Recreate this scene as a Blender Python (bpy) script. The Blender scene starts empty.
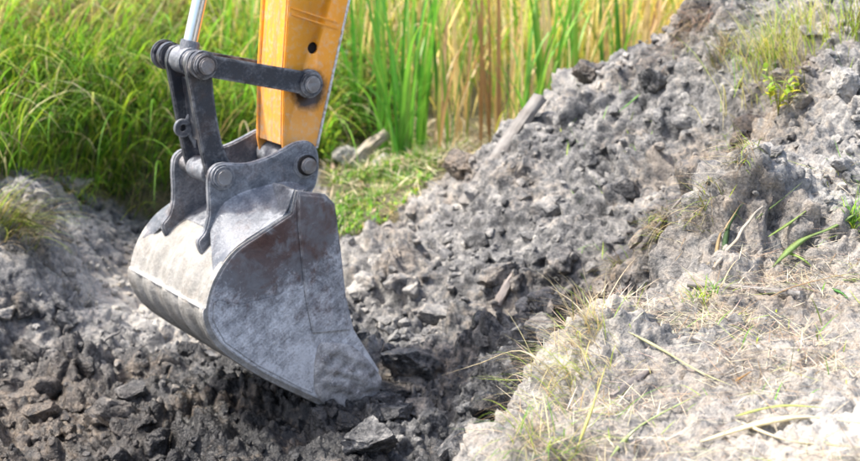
import bpy, bmesh, math, random
import numpy as np
from mathutils import Vector, Matrix
random.seed(7); rng = np.random.default_rng(7)
R = math.radians
scene = bpy.context.scene
C = scene.collection

# ------------------------------------------------------------------ camera
CAMZ, PITCH, FMM = 2.45, R(14.0), 70.0
F = 860 * FMM / 36.0                       # focal length in photograph pixels
cd = bpy.data.cameras.new('camera'); cam = bpy.data.objects.new('camera', cd); C.objects.link(cam)
cam.location = (0, 0, CAMZ); cam.rotation_euler = (R(90) - PITCH, 0, 0)
cd.lens = FMM; cd.sensor_width = 36; cd.clip_end = 2000; cd.clip_start = 0.05
cd.dof.use_dof = True; cd.dof.focus_distance = 5.6; cd.dof.aperture_fstop = 3.0
scene.camera = cam
# ------------------------------------------------------------------ sky and sun
SUN_EL, SUN_AZ = R(60), R(-92)             # azimuth from +Y, negative = left of the view
w = bpy.data.worlds.new('World'); scene.world = w; w.use_nodes = True
nt = w.node_tree; bg = nt.nodes['Background']
sky = nt.nodes.new('ShaderNodeTexSky'); sky.sky_type = 'NISHITA'; sky.sun_disc = False
sky.sun_elevation = SUN_EL; sky.sun_rotation = SUN_AZ; sky.air_density = 1.0; sky.dust_density = 4.5; sky.ozone_density = 0.5
nt.links.new(sky.outputs[0], bg.inputs[0]); bg.inputs[1].default_value = 0.15
sd = bpy.data.lights.new('sun', 'SUN'); sd.energy = 2.6; sd.angle = R(4); sd.color = (1, .95, .86)
sun = bpy.data.objects.new('sun', sd); C.objects.link(sun)
sdir = Vector((math.sin(SUN_AZ) * math.cos(SUN_EL), math.cos(SUN_AZ) * math.cos(SUN_EL), math.sin(SUN_EL)))
sun.rotation_euler = sdir.to_track_quat('Z', 'Y').to_euler(); sun.location = (-5, 3, 9)
vs = scene.view_settings; vs.view_transform = 'Standard'; vs.look = 'None'; vs.gamma = 1.0; vs.exposure = 1.55; vs.use_curve_mapping = False
scene.render.engine = 'CYCLES'

# ------------------------------------------------------------------ pixel <-> world
cp, sp = math.cos(PITCH), math.sin(PITCH)
def ray(px, py):
    u, v = (px - 430) / F, (230.5 - py) / F
    return Vector((u, cp + v * sp, -sp + v * cp))
def P(px, py, Y):
    d = ray(px, py); return Vector((0, 0, CAMZ)) + d * (Y / d.y)
def project(p):
    x, y, z = p[..., 0], p[..., 1], p[..., 2] - CAMZ
    dep = y * cp - z * sp; up = y * sp + z * cp
    return 430 + F * x / dep, 230.5 - F * up / dep

# ------------------------------------------------------------------ tagging
def tag(o, label=None, cat=None, group=None, kind=None):
    if label: o['label'] = label
    if cat: o['category'] = cat
    if group: o['group'] = group
    if kind: o['kind'] = kind
    return o
def empty(name, loc):
    o = bpy.data.objects.new(name, None); C.objects.link(o); o.location = loc; o.empty_display_size = .05
    return o
def link(name, me, mat=None, parent=None, loc=None):
    o = bpy.data.objects.new(name, me); C.objects.link(o)
    if mat and not me.materials: me.materials.append(mat)
    if parent: o.parent = parent
    if loc is not None: o.location = loc
    return o

# ------------------------------------------------------------------ noise in numpy
_perm = rng.permutation(1024)
def _h(i, j, k=0): return _perm[(_perm[(_perm[i & 1023] + j) & 1023] + k) & 1023]
def vnoise(x, y, seed=0):
    xi = np.floor(x).astype(int); yi = np.floor(y).astype(int)
    xf, yf = x - xi, y - yi
    u = xf * xf * xf * (xf * (xf * 6 - 15) + 10); v = yf * yf * yf * (yf * (yf * 6 - 15) + 10)
    def g(i, j):
        a = _h(xi + i, yi + j, seed) / 1024.0 * 2 * np.pi
        return np.cos(a) * (xf - i) + np.sin(a) * (yf - j)
    a = g(0, 0) * (1 - u) + g(1, 0) * u; b = g(0, 1) * (1 - u) + g(1, 1) * u
    return (a * (1 - v) + b * v) * 1.5
def fbm(x, y, f, octv=4, seed=0, gain=.5):
    s = 0; a = 1.0
    for o in range(octv):
        s = s + a * vnoise(x * f, y * f, seed + o * 17); f *= 2.03; a *= gain
    return s
def clods(x, y, cell, seed, fill=.75):
    """lumpy relief: irregular rounded clods on a jittered grid"""
    X, Y = x / cell, y / cell
    X = X + .25 * vnoise(X * 1.7, Y * 1.7, seed + 5); Y = Y + .25 * vnoise(X * 1.7 + 9, Y * 1.7, seed + 6)
    xi = np.floor(X).astype(int); yi = np.floor(Y).astype(int)
    best = np.zeros_like(X)
    for i in (-1, 0, 1):
        for j in (-1, 0, 1):
            a = _h(xi + i, yi + j, seed) / 1024.; b = _h(xi + i, yi + j, seed + 91) / 1024.; c = _h(xi + i, yi + j, seed + 47) / 1024.
            e = _h(xi + i, yi + j, seed + 133) / 1024. * np.pi
            dx = X - (xi + i + a); dy = Y - (yi + j + b)
            dx, dy = dx * np.cos(e) + dy * np.sin(e), (-dx * np.sin(e) + dy * np.cos(e)) * (1 + .7 * a)
            r = (.35 + .5 * c) * (c < fill + .25)
            hgt = np.sqrt(np.clip(r * r - dx * dx - dy * dy, 0, None)) * (.55 + .6 * b)
            best = np.maximum(best, hgt)
    return best * cell

def chunks(x, y, cell, seed):
    """broken clay: tilted facets with open joints; returns height and joint depth"""
    X = x / cell + .35 * vnoise(x / cell * 1.3, y / cell * 1.3, seed + 3); Y = y / cell + .35 * vnoise(x / cell * 1.3 + 7, y / cell * 1.3, seed + 4)
    xi = np.floor(X).astype(int); yi = np.floor(Y).astype(int)
    f1 = np.full(X.shape, 9.); f2 = np.full(X.shape, 9.); hh = np.zeros(X.shape)
    for i in (-1, 0, 1):
        for j in (-1, 0, 1):
            a = _h(xi + i, yi + j, seed) / 1024.; b = _h(xi + i, yi + j, seed + 91) / 1024.; c = _h(xi + i, yi + j, seed + 47) / 1024.
            dx = X - (xi + i + a); dy = Y - (yi + j + b); d = np.hypot(dx, dy * (1 + .5 * c))
            ph = (c - .4) * .5 + (a - .5) * 1.0 * dx + (b - .5) * 1.0 * dy
            m = d < f1; f2 = np.where(m, f1, np.minimum(f2, d)); hh = np.where(m, ph, hh); f1 = np.where(m, d, f1)
    joint = np.clip((f2 - f1) / .22, 0, 1)
    return hh * cell * joint - (1 - joint) ** 2 * cell * .28

# ------------------------------------------------------------------ terrain control points  (px, py, Y, tone)   tone 0 dark .. 1 pale: wet to dry clay, with trench shade and sun dapple painted in
CPX = [
 (0,461,6.1,-.04),(150,461,6.1,-.02),(300,461,6.1,-.12),(420,461,6.15,.1),(60,400,6.75,.02),(150,390,6.85,.08),(0,330,7.4,.42),(0,270,7.6,.55),(0,205,8.0,.62),
 (0,150,8.9,.4),(0,100,9.6,.3),(0,0,12,.3),(60,230,8.35,.62),(60,280,7.9,.55),(60,330,7.5,.42),(120,260,8.6,.5),(120,230,9.2,.45),(150,210,9.5,.3),
 (150,180,9.7,.2),(150,100,10.6,.2),(150,30,12,.2),(120,312,7.9,.95),(200,350,7.3,.16),(260,400,6.75,-.12),(320,425,6.45,-.15),(60,185,9.1,.5),(230,150,10.2,.3),(230,80,11.5,.3),  # sunlight dapple and the shade under the bucket are set here as tone
 (340,230,8.9,.5),(340,165,10,.5),(400,200,9.2,.5),(420,165,9.8,.5),(400,120,11.3,.4),
 (350,260,8.3,.6),(360,300,7.6,.42),(360,350,6.95,.4),(400,380,6.7,.26),(400,430,6.3,.18),(430,210,8.6,.6),(480,160,8.6,.54),(530,115,8.6,.5),(590,78,8.6,.52),
 (645,50,8.6,.45),(674,22,8.62,.5),(700,-8,8.65,.5),(745,-12,8.5,.4),(430,260,7.9,.46),(480,220,8.0,.4),(550,170,8.0,.42),(620,130,8.0,.46),(680,90,8,.46),
 (450,310,7.3,.42),(520,260,7.4,.4),(590,210,7.4,.42),(650,170,7.4,.48),(700,130,7.5,.45),(440,370,6.8,.27),(520,330,6.9,.28),(570,290,7,.35),
 (620,250,6.8,.42),(680,200,6.6,.45),(740,150,6.8,.48),(780,100,7.2,.45),(760,60,7.7,.5),(780,20,8,.5),(840,10,7.8,.6),(480,430,6.3,.18),(520,390,6.4,.2),
 (720,240,5.9,.5),(780,200,6.1,.54),(860,180,6,.62),(860,100,6.6,.58),(860,40,7.1,.52),(820,60,7,.5),
 (600,306,5.1,.8),(560,341,4.9,.76),(530,400,4.6,.66),(510,440,4.35,.66),(495,461,4.2,.66),
 (600,461,4.05,.6),(700,461,4.0,.7),(860,461,3.95,.92),(600,400,4.5,.58),(700,380,4.55,.58),(860,380,4.5,.74),(650,320,5.0,.54),(750,310,5.1,.54),
 (860,300,5.15,.68),(700,280,5.4,.58),(800,265,5.5,.6),(860,240,5.6,.62)]
CW = [  # plain world points (x, y, z, tone) for what the frame does not show
 (-1.2,4,.1,.2),(-1.5,2,.7,.4),(0,1.5,.85,.7),(0,3.1,.82,.7),(2,2,.9,.9),(4,3,1.0,.8),(-.12,4.6,.12,.3),(0,5.0,.1,.3),(.12,5.4,.16,.35),(.36,5.6,.24,.3),(.62,5.7,.42,.34),(.2,5.9,.16,.3),(.8,5.85,.6,.4),(1.02,5.95,.76,.45),
 (4,5,1.1,.8),(4,8,1.7,.6),(6,8,1.7,.6),(3,4,.95,.9),(3.5,10,1.5,.5),(-4,7,.6,.4),(-4,10,1.2,.3),(-6,8,1.3,.3),(-3,5,.3,.2),(-4,4,.8,.4),
 (.35,9.5,.5,.4),(.9,9.75,.55,.4),(1.4,9.9,.6,.4),(2,10.2,.85,.4),(1,11.5,.5,.3),(3,12,.9,.4),(2,13,.6,.4),(0,13,.6,.3),(-2,14,.9,.3),(-5,14,1.1,.3),(5,14,1,.3),
 (-.8,9.8,.33,.3)]
ctl = [(*P(a, b, Y), t) for a, b, Y, t in CPX] + CW
ctl = np.array(ctl)
def rbf_fit(vals, c=.12, lam=2e-3):
    d = np.sqrt(((ctl[:, None, :2] - ctl[None, :, :2]) ** 2).sum(-1) + c * c)
    n = len(ctl); A = np.zeros((n + 3, n + 3)); A[:n, :n] = -d + lam * np.eye(n) * -1
    Q = np.c_[np.ones(n), ctl[:, :2]]; A[:n, n:] = Q; A[n:, :n] = Q.T
    s = np.linalg.solve(A, np.r_[vals, 0, 0, 0])
    def ev(x, y):
        out = s[n] + s[n + 1] * x + s[n + 2] * y
        for k in range(n): out = out - s[k] * np.sqrt((x - ctl[k, 0]) ** 2 + (y - ctl[k, 1]) ** 2 + c * c)
        return out
    return ev
h_ev = rbf_fit(ctl[:, 2]); t_ev = rbf_fit(ctl[:, 3])

def inpoly(x, y, poly):
    res = np.zeros(np.shape(x), bool); n = len(poly); j = n - 1
    for i in range(n):
        xi, yi = poly[i]; xj, yj = poly[j]
        c = ((yi > y) != (yj > y)) & (x < (xj - xi) * (y - yi) / (yj - yi + 1e-12) + xi)
        res ^= c; j = i
    return res
VEG_LEFT = [(-400,190),(0,182),(30,168),(70,178),(110,200),(190,208),(240,160),(330,165),(345,-150),(-400,-150)]
VEG_MID = [(325,150),(420,140),(445,160),(425,188),(385,225),(335,242)]
VEG_BACK = [(325,150),(440,158),(500,120),(560,70),(640,30),(640,-150),(325,-150)]

def smooth_fields(x, y):
    """base height, tone, vegetation mask, brown-soil mask"""
    z = h_ev(x, y); t = t_ev(x, y)
    far = np.clip(np.maximum.reduce([(np.abs(x) - 5) / 3, (y - 13) / 3, (1.5 - y) / 3]), 0, 1); far = far * far * (3 - 2 * far)
    z = z * (1 - far) + .85 * far; t = np.clip(t * (1 - far) + .35 * far, -.2, 1)
    px, py = project(np.stack([x, y, z], -1))
    wob = 14 * fbm(x, y, 2.2, 3, 60)
    back = (y > 7.9) | (far > .2)
    veg = ((inpoly(px + wob, py + wob, VEG_LEFT) | (inpoly(px + wob, py, VEG_MID))) & back & (x < .6)).astype(float)
    veg = np.maximum(veg, ((y > 9.25) & (x > -.55)).astype(float)); veg = np.maximum(veg, (far > .3) * 1.0)
    # brown organic seam running down the flank of the heap
    seam = np.array([(600, 275), (650, 235), (700, 195), (745, 150), (770, 110), (800, 70)])
    dmin = np.full(np.shape(x), 1e9)
    for a, b in zip(seam[:-1], seam[1:]):
        ab = b - a; tt = np.clip(((px - a[0]) * ab[0] + (py - a[1]) * ab[1]) / (ab @ ab), 0, 1)
        dmin = np.minimum(dmin, np.hypot(px - a[0] - tt * ab[0], py - a[1] - tt * ab[1]))
    sx = np.interp(py, seam[::-1, 1], seam[::-1, 0]); sd_ = np.clip((px + wob * 1.2 - sx) / 16, -1, 1)
    z = z + .085 * sd_ * np.exp(-(dmin / 75) ** 2) * (y > 5.6) * (y < 8.6) * np.clip((py - 60) / 40, 0, 1)
    brown = np.exp(-((dmin + wob * .8) / 30) ** 2) * (y > 5.5)
    brown = np.maximum(brown, .7 * np.exp(-(((px - 30) / 90) ** 2 + ((py - 415) / 50) ** 2)) * (y > 5.5))
    brown = np.maximum(brown, np.clip(.42 + .5 * fbm(x, y, 2.0, 3, 90), 0, .8) * (y < 5.75) * (x > .1))
    brown = np.maximum(brown, .8 * np.exp(-(((px - 690) / 26) ** 2 + ((py - 20) / 26) ** 2)) * (y > 7.5))
    brown = np.maximum(brown, .8 * np.exp(-(((px - 455) / 28) ** 2 + ((py - 172) / 18) ** 2)) * (y > 7.5))
    return z, t, veg, brown
def detail(x, y, veg, tone):
    near = np.clip(1 - (np.maximum(np.abs(x - .0) - 3, 0) + np.maximum(y - 10.5, 0)) / 2, 0, 1)
    bank = np.clip((5.9 - y) / .5, 0, 1) * np.clip((x - .15) / .3, 0, 1)          # trodden top of the near bank
    rough = near * (1 - .75 * veg) * (1 - .5 * np.clip((-1.15 - x) / .4, 0, 1) * np.clip((y - 7.2) / .5, 0, 1))
    d = .07 * fbm(x, y, 1.3, 3, 3) + .03 * fbm(x, y, 4.5, 3, 9)
    big = clods(x, y, .17, 11, .55); mid = clods(x, y, .085, 22, .7); sml = clods(x, y, .042, 33, .8); tiny = clods(x, y, .022, 44, .8)
    patch = np.clip(.5 + 1.1 * fbm(x, y, 1.7, 2, 77), 0.12, 1)
    ck = 1.25 * chunks(x, y, .26, 301) * patch + 1.3 * chunks(x, y, .13, 302) * (.4 + .6 * patch) + 1.0 * chunks(x, y, .062, 303) + .6 * chunks(x, y, .03, 304)
    lum = .7 * big * patch * patch + .5 * mid * (.3 + .7 * patch) + .45 * sml + .35 * tiny + .62 * ck
    crk = -.02 * np.clip(1 - np.abs(fbm(x, y, 3.1, 3, 51)) / .12, 0, 1)
    ridg = .02 * np.abs(fbm(x, y, 9, 3, 28)) + .012 * fbm(x, y, 26, 3, 71)
    return rough * ((1 - bank) * (lum - .035 + crk * .7) + bank * (.42 * lum + crk + .3 * d - .006) + ridg) + d * (1 - bank * .7) * (.4 + .6 * near)

def axis(lo, hi, dense_lo, dense_hi, step, grow=1.12, cap=60.):
    m = list(np.arange(dense_lo, dense_hi, step)); a, s = m[0], step
    left = []
    while a > lo: s = min(s * grow, cap); a -= s; left.append(a)
    a, s = m[-1], step; right = []
    while a < hi: s = min(s * grow, cap); a += s; right.append(a)
    return np.array(left[::-1] + m + right)
gx = axis(-400, 400, -2.6, 2.6, .0095, 1.10); gy = axis(-60, 700, 3.75, 9.2, .0095, 1.10)
GX, GY = np.meshgrid(gx, gy, indexing='ij')
Zb, Tn, Vg, Br = smooth_fields(GX, GY)
DET = detail(GX, GY, Vg, Tn)
ga, gb = np.gradient(Zb, gx, gy); gm = np.hypot(ga, gb); lim = np.minimum(1, .9 / np.maximum(gm, 1e-6)); ga, gb = ga * lim, gb * lim; gl = np.sqrt(1 + ga * ga + gb * gb)
dense = ((GX > -2.7) & (GX < 2.7) & (GY > 3.7) & (GY < 9.4)).astype(float); DX, DY = -ga / gl * DET * dense, -gb / gl * DET * dense      # relief stands square to the slope
ZV = Zb + DET * (dense / gl + 1 - dense)
ZZ = Zb + DET * (dense * gl * .75 + dense * .25 / gl + 1 - dense)
def height(x, y):
    x = np.atleast_1d(np.asarray(x, float)); y = np.atleast_1d(np.asarray(y, float))
    i = np.clip(np.searchsorted(gx, x) - 1, 0, len(gx) - 2); j = np.clip(np.searchsorted(gy, y) - 1, 0, len(gy) - 2)
    a = np.clip((x - gx[i]) / (gx[i + 1] - gx[i]), 0, 1); b = np.clip((y - gy[j]) / (gy[j + 1] - gy[j]), 0, 1)
    return (ZZ[i, j] * (1 - a) * (1 - b) + ZZ[i + 1, j] * a * (1 - b) + ZZ[i, j + 1] * (1 - a) * b + ZZ[i + 1, j + 1] * a * b)
def field(Fd, x, y):
    i = np.clip(np.searchsorted(gx, x), 0, len(gx) - 1); j = np.clip(np.searchsorted(gy, y), 0, len(gy) - 1); return Fd[i, j]
def hit(px, py, y0=3.6, y1=14):
    """where the sight line of a pixel meets the ground"""
    Y = np.arange(y0, y1, .01); d = ray(px, py)
    x = d.x / d.y * Y; z = CAMZ + d.z / d.y * Y; g = height(x, Y)
    k = np.argmax(z <= g) if (z <= g).any() else len(Y) - 1
    return Vector((x[k], Y[k], g[k]))

# ------------------------------------------------------------------ materials
def new_mat(name):
    m = bpy.data.materials.new(name); m.use_nodes = True; n = m.node_tree
    b = n.nodes['Principled BSDF']; return m, n, b
class N:
    def __init__(s, n): s.n = n; s.L = n.links.new
    def node(s, t, **k):
        q = s.n.nodes.new(t)
        for a, v in k.items(): setattr(q, a, v)
        return q
    def pos(s): return s.node('ShaderNodeNewGeometry').outputs['Position']
    def objc(s): return s.node('ShaderNodeTexCoord').outputs['Object']
    def noise(s, vec, sc, det=5, rough=.6, dist=0.):
        q = s.node('ShaderNodeTexNoise'); q.inputs['Scale'].default_value = sc; q.inputs['Detail'].default_value = det
        q.inputs['Roughness'].default_value = rough; q.inputs['Distortion'].default_value = dist; s.L(vec, q.inputs['Vector']); return q.outputs['Fac']
    def ramp(s, f, stops):
        q = s.node('ShaderNodeValToRGB'); e = q.color_ramp.elements
        for i, (p, c) in enumerate(stops):
            el = e[i] if i < 2 else e.new(p); el.position = p
            c = (c, c, c) if isinstance(c, (int, float)) else c; el.color = (*c, 1)
        s.L(f, q.inputs[0]); return q.outputs[0]
    def mix(s, f, a, b, mode='MIX'):
        q = s.node('ShaderNodeMix', data_type='RGBA', blend_type=mode)
        for v, sk in ((f, q.inputs[0]), (a, q.inputs[6]), (b, q.inputs[7])):
            if hasattr(v, 'is_linked'): s.L(v, sk)
            else: sk.default_value = v if isinstance(v, float) else (*v, 1)
        return q.outputs[2]
    def math(s, op, a, b=0., clamp=False):
        q = s.node('ShaderNodeMath', operation=op, use_clamp=clamp)
        for v, sk in ((a, q.inputs[0]), (b, q.inputs[1])):
            if hasattr(v, 'is_linked'): s.L(v, sk)
            else: sk.default_value = v
        return q.outputs[0]
    def bump(s, h, strength, dist, nrm=None):
        q = s.node('ShaderNodeBump'); q.inputs['Strength'].default_value = strength; q.inputs['Distance'].default_value = dist
        s.L(h, q.inputs['Height'])
        if nrm: s.L(nrm, q.inputs['Normal'])
        return q.outputs[0]

def clay_mat(name, source):
    """grey dug clay: wet dark, grey, dry pale by tone (which also carries painted floor shade and dapple), brown where organic, soil-brown under plants"""
    m, n, b = new_mat(name); k = N(n); p = k.pos()
    if source == 'mesh':
        a = k.node('ShaderNodeAttribute', attribute_name='mask'); col = a.outputs['Color']
    else:
        col = k.node('ShaderNodeObjectInfo').outputs['Color']
    sep = k.node('ShaderNodeSeparateColor'); k.L(col, sep.inputs[0]); tone, brown, veg = sep.outputs
    n1 = k.noise(p, 5, 6, .62, .4); n2 = k.noise(p, 22, 6, .65); n3 = k.noise(p, 90, 4, .6); n4 = k.noise(p, 2.3, 3, .5)
    f = k.math('ADD', tone, k.math('MULTIPLY', k.math('SUBTRACT', n1, .5), 1.15))
    f = k.math('ADD', f, k.math('MULTIPLY', k.math('SUBTRACT', n2, .5), 1.25))
    f = k.math('ADD', f, k.math('MULTIPLY', k.math('SUBTRACT', n3, .5), .75))
    c = k.ramp(f, [(.0, (.018, .0185, .02)), (.22, (.04, .041, .044)), (.45, (.14, .14, .14)), (.7, (.275, .268, .255)), (.95, (.44, .42, .385))])
    # ochre iron stains
    st = k.ramp(k.math('MULTIPLY', n4, n2), [(.27, 0.), (.4, 1.)])
    c = k.mix(k.math('MULTIPLY', st, .4), c, (.3, .235, .17))
    bf = k.math('MULTIPLY', brown, k.ramp(n2, [(.34, 0.), (.62, 1.)]))
    c = k.mix(bf, c, k.ramp(n3, [(.25, (.075, .055, .04)), (.6, (.22, .175, .13)), (.8, (.4, .33, .24))]))
    vf = k.math('MULTIPLY', veg, k.ramp(n1, [(.3, .5), (.5, 1.)]))
    c = k.mix(vf, c, k.ramp(n2, [(.3, (.04, .035, .02)), (.7, (.13, .115, .06))]))
    k.L(c, b.inputs['Base Color'])
    k.L(k.ramp(f, [(.05, .26), (.35, .66), (.8, .95)]), b.inputs['Roughness'])
    b.inputs['Specular IOR Level'].default_value = .35
    nb = k.bump(n2, .7, .025); nb = k.bump(n3, .8, .009, nb); nb = k.bump(k.noise(p, 300, 3, .6), .45, .002, nb)
    k.L(nb, b.inputs['Normal'])
    return m
CLAY = clay_mat('clay', 'mesh'); CLAY_OBJ = clay_mat('clay_lump', 'object')

def leaf_mat(name, transl=.45, rough=.5):
    m, n, b = new_mat(name); k = N(n)
    a = k.node('ShaderNodeAttribute', attribute_name='col')
    nz = k.noise(k.pos(), 14, 3, .6)
    c = k.mix(1.0, a.outputs['Color'], k.ramp(nz, [(.3, .72), (.7, 1.2)]), 'MULTIPLY')
    k.L(c, b.inputs['Base Color']); b.inputs['Roughness'].default_value = rough; b.inputs['Specular IOR Level'].default_value = .3
    tr = k.node('ShaderNodeBsdfTranslucent'); k.L(k.mix(1.0, c, (1.25, 1.2, .8), 'MULTIPLY'), tr.inputs['Color'])
    mx = k.node('ShaderNodeMixShader'); mx.inputs[0].default_value = transl
    k.L(b.outputs[0], mx.inputs[1]); k.L(tr.outputs[0], mx.inputs[2]); k.L(mx.outputs[0], n.nodes['Material Output'].inputs[0])
    return m
LEAF = leaf_mat('green_leaf'); STRAW = leaf_mat('dry_straw', .3, .7)
def leaf_obj_mat(name):
    m, n, b = new_mat(name); k = N(n); oi = k.node('ShaderNodeObjectInfo')
    tc = k.objc(); nz = k.noise(tc, 9, 3, .6); fine = k.noise(k.pos(), 60, 3, .6)
    c = k.mix(1.0, oi.outputs['Color'], k.ramp(nz, [(.3, .75), (.7, 1.2)]), 'MULTIPLY')
    c = k.mix(k.math('MULTIPLY', k.ramp(fine, [(.55, 0.), (.75, 1.)]), .35), c, (.35, .29, .12))
    k.L(c, b.inputs['Base Color']); b.inputs['Roughness'].default_value = .45
    tr = k.node('ShaderNodeBsdfTranslucent'); k.L(k.mix(1.0, c, (1.25, 1.2, .8), 'MULTIPLY'), tr.inputs['Color'])
    mx = k.node('ShaderNodeMixShader'); mx.inputs[0].default_value = .42
    k.L(b.outputs[0], mx.inputs[1]); k.L(tr.outputs[0], mx.inputs[2]); k.L(mx.outputs[0], n.nodes['Material Output'].inputs[0])
    return m
BLADE = leaf_obj_mat('reed_blade')

def wood_mat(name, a, bcol, sc=3.):
    m, n, b = new_mat(name); k = N(n); tc = k.objc()
    mp = k.node('ShaderNodeMapping'); mp.inputs['Scale'].default_value = (30, 30, sc); k.L(tc, mp.inputs[0])
    g = k.noise(mp.outputs[0], 1.6, 5, .65, .6); d = k.noise(tc, 9, 4, .6)
    c = k.mix(k.ramp(d, [(.35, 0.), (.7, .6)]), k.ramp(g, [(.3, a), (.7, bcol)]), (.3, .295, .29))
    k.L(c, b.inputs['Base Color']); b.inputs['Roughness'].default_value = .9
    k.L(k.bump(g, .8, .006), b.inputs['Normal']); return m
WOOD = wood_mat('weathered_wood', (.07, .064, .06), (.2, .185, .17)); WOOD_D = wood_mat('dark_wet_wood', (.09, .075, .07), (.26, .22, .2))
WOOD_T = wood_mat('pale_dead_wood', (.16, .13, .1), (.4, .35, .27))

def steel_mat(name, base, mud, rustc, mud_lo, mud_hi, rust_amt, rough=.42, metal=.25, sc=1., lump=.3, grad=0., rusty=None, edge=.5):
    """painted steel worn blue-grey, rubbed to rust, scuffed along the digging direction and smeared with dried clay (more of it low down where grad > 0)"""
    m, n, b = new_mat(name); k = N(n); p = k.pos()
    n1 = k.noise(p, 4. * sc, 5, .6, .5); n2 = k.noise(p, 20 * sc, 6, .68, .4); n3 = k.noise(p, 120 * sc, 4, .65)
    def streak(rot, scale):
        a = k.node('ShaderNodeMapping'); a.inputs['Rotation'].default_value = rot; b_ = k.node('ShaderNodeMapping'); b_.inputs['Scale'].default_value = scale
        k.L(p, a.inputs[0]); k.L(a.outputs[0], b_.inputs[0]); return k.noise(b_.outputs[0], 1., 4, .6)
    s1 = streak((0, R(38), R(-33)), (7, 40, 110)); s2 = streak((0, R(75), R(-33)), (9, 50, 150))
    c = k.mix(k.math('MULTIPLY', k.ramp(k.noise(p, 9 * sc, 5, .65, .8), [(.5, 0.), (.66, 1.)]), rust_amt), base, k.ramp(n2, [(.3, rustc), (.75, tuple(v * 2.1 for v in rustc))]))
    f = k.math('ADD', k.math('MULTIPLY', n1, .38), k.math('MULTIPLY', n2, .4)); f = k.math('ADD', f, k.math('MULTIPLY', n3, .22))
    f = k.math('ADD', f, k.math('MULTIPLY', k.math('SUBTRACT', s1, .5), .1))
    if grad:
        sp_ = k.node('ShaderNodeSeparateXYZ'); k.L(p, sp_.inputs[0]); f = k.math('ADD', f, k.math('MULTIPLY', k.math('SUBTRACT', .55, sp_.outputs[2]), grad))
    if rusty:
        vm = k.node('ShaderNodeVectorMath', operation='DISTANCE'); k.L(p, vm.inputs[0]); vm.inputs[1].default_value = rusty
        rm = k.ramp(vm.outputs['Value'], [(.05, 1.), (.3, 0.)]); f = k.math('SUBTRACT', f, k.math('MULTIPLY', rm, .14))
        c = k.mix(k.math('MULTIPLY', rm, k.ramp(k.noise(p, 14, 5, .65, .6), [(.42, 0.), (.55, .9)])), c, k.ramp(n2, [(.3, (.05, .026, .024)), (.75, (.12, .062, .055))]))
    mf = k.ramp(f, [(mud_lo, 0.), (mud_hi, 1.)])
    c = k.mix(mf, c, k.ramp(k.math('ADD', k.math('ADD', k.math('MULTIPLY', n2, .4), k.math('MULTIPLY', n3, .35)), k.math('MULTIPLY', s1, .25)), [(.36, tuple(v * .42 for v in mud)), (.48, tuple(v * .78 for v in mud)), (.6, mud)]))
    c = k.mix(k.math('MULTIPLY', k.ramp(s2, [(.64, 0.), (.76, 1.)]), .16), c, tuple(min(.7, v * 1.15) for v in mud))
    bv = k.node('ShaderNodeBevel', samples=4); bv.inputs['Radius'].default_value = .012
    dt = k.node('ShaderNodeVectorMath', operation='DOT_PRODUCT'); k.L(bv.outputs[0], dt.inputs[0]); k.L(k.node('ShaderNodeNewGeometry').outputs['Normal'], dt.inputs[1])
    eg = k.math('MULTIPLY', k.ramp(dt.outputs['Value'], [(.9, 1.), (.995, 0.)]), k.ramp(n2, [(.4, 0.), (.6, edge)]))
    c = k.mix(eg, c, (.5, .5, .51))
    k.L(c, b.inputs['Base Color']); k.L(k.ramp(mf, [(0., rough), (.8, .85)]), b.inputs['Roughness'])
    k.L(k.ramp(mf, [(0., metal), (.6, 0.)]), b.inputs['Metallic'])
    nb = k.bump(mf, .45, .005); nb = k.bump(n3, .3, .003, nb); nb = k.bump(n1, lump, .03, nb); nb = k.bump(s1, .08, .003, nb); k.L(nb, b.inputs['Normal'])
    return m
ST_DARK = steel_mat('black_painted_steel', (.035, .04, .052), (.22, .22, .225), (.06, .036, .026), .5, .72, .4, .4, .3)
ST_EAR = steel_mat('scuffed_blue_black_steel', (.09, .1, .12), (.4, .415, .44), (.09, .055, .042), .44, .72, .4, .42, .25)
ST_SHELL = steel_mat('dried_clay_on_shell', (.17, .165, .15), (.38, .368, .345), (.11, .088, .065), .34, .66, .6, .5, .15)
ST_TIP = steel_mat('clay_caked_tip', (.17, .17, .175), (.56, .555, .55), (.09, .065, .055), .38, .6, .6, .5, .1, 1.2, .5)
ST_SHELL_B = steel_mat('tan_clay_on_shell', (.22, .21, .195), (.5, .475, .435), (.14, .11, .085), .32, .68, .6, .5, .15, 1.2)
ST_SEAM = steel_mat('pale_weld_seam', (.3, .29, .27), (.5, .485, .455), (.13, .1, .075), .25, .6, .3, .7, .0)
ST_PIN = steel_mat('bare_pin_steel', (.22, .22, .23), (.33, .32, .31), (.1, .06, .045), .45, .75, .5, .33, .75)
ST_MUD = steel_mat('mud_caked_steel', (.12, .122, .13), (.42, .42, .43), (.08, .055, .045), .36, .72, .4, .6, .1, 1.3, .5)
m, n, b = new_mat('chrome_rod'); b.inputs['Metallic'].default_value = 1; b.inputs['Base Color'].default_value = (.62, .65, .7, 1); b.inputs['Roughness'].default_value = .16
k = N(n); k.L(k.ramp(k.noise(k.pos(), 40, 4, .6), [(.4, .1), (.75, .3)]), b.inputs['Roughness']); CHROME = m
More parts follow.
